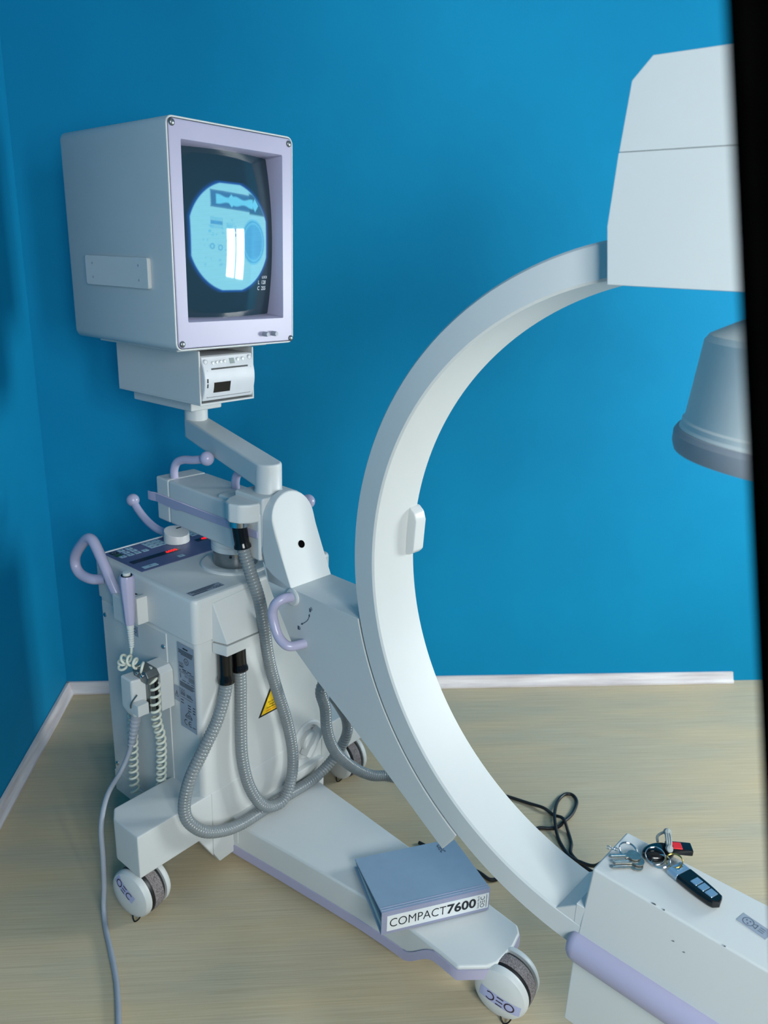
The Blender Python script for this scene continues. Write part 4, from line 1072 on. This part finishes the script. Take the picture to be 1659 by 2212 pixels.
# braided cord: loop with two knots
k1, k2 = Vector((.036, .124, KZ + .016)), Vector((.053, .091, KZ + .018))
cd = MB()
sd = (k2 - k1).normalized(); sn = Vector((-sd.y, sd.x, 0))
for j in (-1, 0, 1): cd.tube(cr([k1 + sn * (.0025 * j), (k1 + k2) / 2 + sn * (.0030 * j) + Vector((0, 0, .003)), k2 + sn * (.0022 * j)], 6), .0017, 8)
cd.tube(cr([k1, k1 + Vector((-.006, -.002, -.003)), k1 + Vector((-.010, -.008, -.008)), k1 + Vector((-.006, -.016, -.010))], 6), .0019, 8)
co_ = ob('braided_cord', cd, 'cord', kt, CF, ang=60, label='grey braided cord')
for kc, sc_ in ((k1, 1.0), (k2, .92)):
    kn = MB()
    for j in range(3):
        ax = (sd, sn, (sd + sn + Vector((0, 0, 1))).normalized())[j]; u_ = ax.orthogonal().normalized(); w_ = ax.cross(u_)
        kn.tube([kc + (u_ * math.cos(t) + w_ * math.sin(t)) * .0036 * sc_ + ax * (.0012 * (j - 1)) for t in [2 * math.pi * i / 16 for i in range(16)]], .0022 * sc_, 8, closed=True)
    kn.ball(kc, .0042 * sc_); ob('cord_knot', kn, 'cord', co_, CF, ang=60)
# flat keys
def flat_key(tip, headp, z, notch):
    tip, headp = Vector(tip), Vector(headp); dd = (headp - tip).normalized(); nn_ = Vector((-dd.y, dd.x, 0)); L = (headp - tip).length
    k = MB(); pts = [(0, .0), (.002, .0022)]
    nt_ = 6
    for i in range(nt_): pts += [(.004 + i * .0030, .0030), (.0055 + i * .0030, .0020 if (i + notch) % 2 else .0012)]
    pts += [(.024, .0030), (.0245, .0040), (.027, .0040)]
    for i in range(13):
        t = math.radians(150 - 300 * i / 12); pts.append((.036 - .0005 + .0098 * -math.cos(t) if False else .0362 + .0095 * -math.cos(t + math.pi) * 1.0, .0095 * math.sin(t)))
    pts += [(.027, -.0038), (.0245, -.0036), (.004, -.0030), (.001, -.0018)]
    P = [tip + dd * x + nn_ * y for x, y in pts]
    n = len(P)
    k.add([(p.x, p.y, z) for p in P] + [(p.x, p.y, z + .0020) for p in P], [tuple(range(n))[::-1], tuple(range(n, 2 * n))] + [(i, (i + 1) % n, n + (i + 1) % n, n + i) for i in range(n)])
    o = ob('flat_key', k, 'key_metal', kt, CF, smooth=False)
    sh = MB(); sh.hexa([tip + dd * .003 + nn_ * -.0006 + Vector((0, 0, z + .0018 - tip.z)), tip + dd * .024 + nn_ * -.0006 + Vector((0, 0, z + .0018 - tip.z)), tip + dd * .024 + nn_ * .0006 + Vector((0, 0, z + .0018 - tip.z)), tip + dd * .003 + nn_ * .0006 + Vector((0, 0, z + .0018 - tip.z))],
                       [tip + dd * .003 + nn_ * -.0006 + Vector((0, 0, z + .0026 - tip.z)), tip + dd * .024 + nn_ * -.0006 + Vector((0, 0, z + .0026 - tip.z)), tip + dd * .024 + nn_ * .0006 + Vector((0, 0, z + .0026 - tip.z)), tip + dd * .003 + nn_ * .0006 + Vector((0, 0, z + .0026 - tip.z))])
    ob('key_rib', sh, 'chrome', o, CF, smooth=False)
flat_key((-.006, .030, KZ), (.028, .066, KZ), KZ + .0062, 0)
flat_key((.002, .026, KZ), (.034, .062, KZ), KZ + .0034, 1)
flat_key((.004, .019, KZ), (.036, .056, KZ), KZ + .0006, 0)
def ring_(name, c, r, m, ax=(0, 0, 1), wr=.0009, two=True):
    ax = Vector(ax).normalized(); u_ = ax.orthogonal().normalized(); w_ = ax.cross(u_); t_ = MB(); c = Vector(c)
    for k_ in ((0, 1) if two else (0,)): t_.tube([c + ax * (k_ * wr * 1.7) + (u_ * math.cos(q) + w_ * math.sin(q)) * r for q in [2 * math.pi * i / 32 for i in range(32)]], wr, 8, closed=True)
    return ob(name, t_, m, kt, CF, ang=60)
ring_('split_ring', (.008, .061, KZ + .0052), .0125, 'chrome', (.30, -.15, 1))
ring_('split_ring', (.042, .073, KZ + .0100), .0130, 'chrome', (.1, -.35, 1))
ring_('split_ring', (.052, .070, KZ + .0085), .0120, 'chrome', (-.3, -.2, 1))
ring_('brass_ring', (.066, .079, KZ + .0130), .0110, 'brass', (-.1, -.35, 1), .0008)
for i in range(7):
    t = i / 6; c_ = Vector((-.002, .056, KZ + .004)).lerp(Vector((-.0165, .050, KZ + .003)), t)
    ring_('chain_link', c_, .0020, 'chrome', (math.sin(i * 1.6), math.cos(i * 1.6), .5), .0006, False)

# ------------------------------------------------------------------ black floor cable
def floor_cable(name, pts, label, rise=()):
    p = cr(pts, 10); o = ob(name, MB().tube(p, .0038, 10), 'black_rubber', None, ROOM, ang=60)
    return tag(o, label, 'cable', 'black cables behind the C-arm')
zc3 = .0042
floor_cable('floor_cable', [(.240, 1.400, zc3), (.300, 1.350, zc3), (.352, 1.308, zc3), (.378, 1.284, zc3), (.420, 1.310, zc3), (.460, 1.390, zc3), (.510, 1.430, zc3), (.541, 1.430, zc3), (.563, 1.434, zc3), (.579, 1.445, zc3 + .004), (.610, 1.477, zc3), (.633, 1.516, zc3), (.631, 1.542, zc3), (.613, 1.545, zc3), (.589, 1.522, zc3), (.568, 1.479, zc3 + .007), (.557, 1.442, zc3 + .008), (.552, 1.399, zc3), (.555, 1.361, zc3), (.559, 1.338, zc3 + .003), (.572, 1.314, zc3 + .010), (.592, 1.284, .03), (.610, 1.262, .07)], 'black cable looping once on floor behind the C-arm')
floor_cable('floor_cable', [(.200, 1.620, zc3), (.330, 1.590, zc3), (.420, 1.568, zc3), (.468, 1.546, zc3), (.517, 1.517, zc3), (.546, 1.494, zc3 + .004), (.564, 1.474, zc3), (.577, 1.445, zc3 + .012), (.580, 1.412, zc3), (.576, 1.380, zc3), (.566, 1.350, zc3), (.578, 1.318, zc3), (.600, 1.290, zc3), (.640, 1.260, zc3)], 'black cable crossing the floor loop in a wide curve')

# ------------------------------------------------------------------ black curtain close at the right of the camera, drawn aside
def curtain():
    mb = MB(); rows = []
    base_c = Vector((0, 0, CAMH)) + _f * .205
    NZ, NX = 26, 40
    for i in range(NZ + 1):
        z = .03 + (2.42 - .03) * i / NZ
        # left edge swings outwards going down to the tie at 0.75 m, then hangs straight
        k = (z - 1.16)
        left = .1165 - .240 * k if z > .78 else .1165 + .240 * .38
        left = max(left, -.10)
        row = []
        for j in range(NX + 1):
            s = j / NX
            x = left + (.270 - left) * s
            y = .188 + .014 * math.sin(s * 9 * math.pi) + .010 * math.sin(s * 3.3)
            row.append((x, y, z))
        rows.append(row)
    th = .004
    vs = [p for r in rows for p in r] + [(x, y - th, z) for r in rows for x, y, z in r]
    W = NX + 1; n0 = len(rows) * W; fs = []
    for i in range(NZ):
        for j in range(NX):
            a = i * W + j; fs.append((a, a + 1, a + W + 1, a + W)); fs.append((n0 + a, n0 + a + W, n0 + a + W + 1, n0 + a + 1))
    for i in range(NZ):
        for j in (0, NX):
            a = i * W + j; fs.append((a, a + W, n0 + a + W, n0 + a))
    for j in range(NX):
        for i in (0, NZ):
            a = i * W + j; fs.append((a, a + 1, n0 + a + 1, n0 + a))
    mb.add(vs, fs)
    return ob('black_curtain', mb, 'curtain', None, ROOM, ang=60, merge=False)
tag(curtain(), 'black curtain hanging out of focus along the right edge', 'curtain')
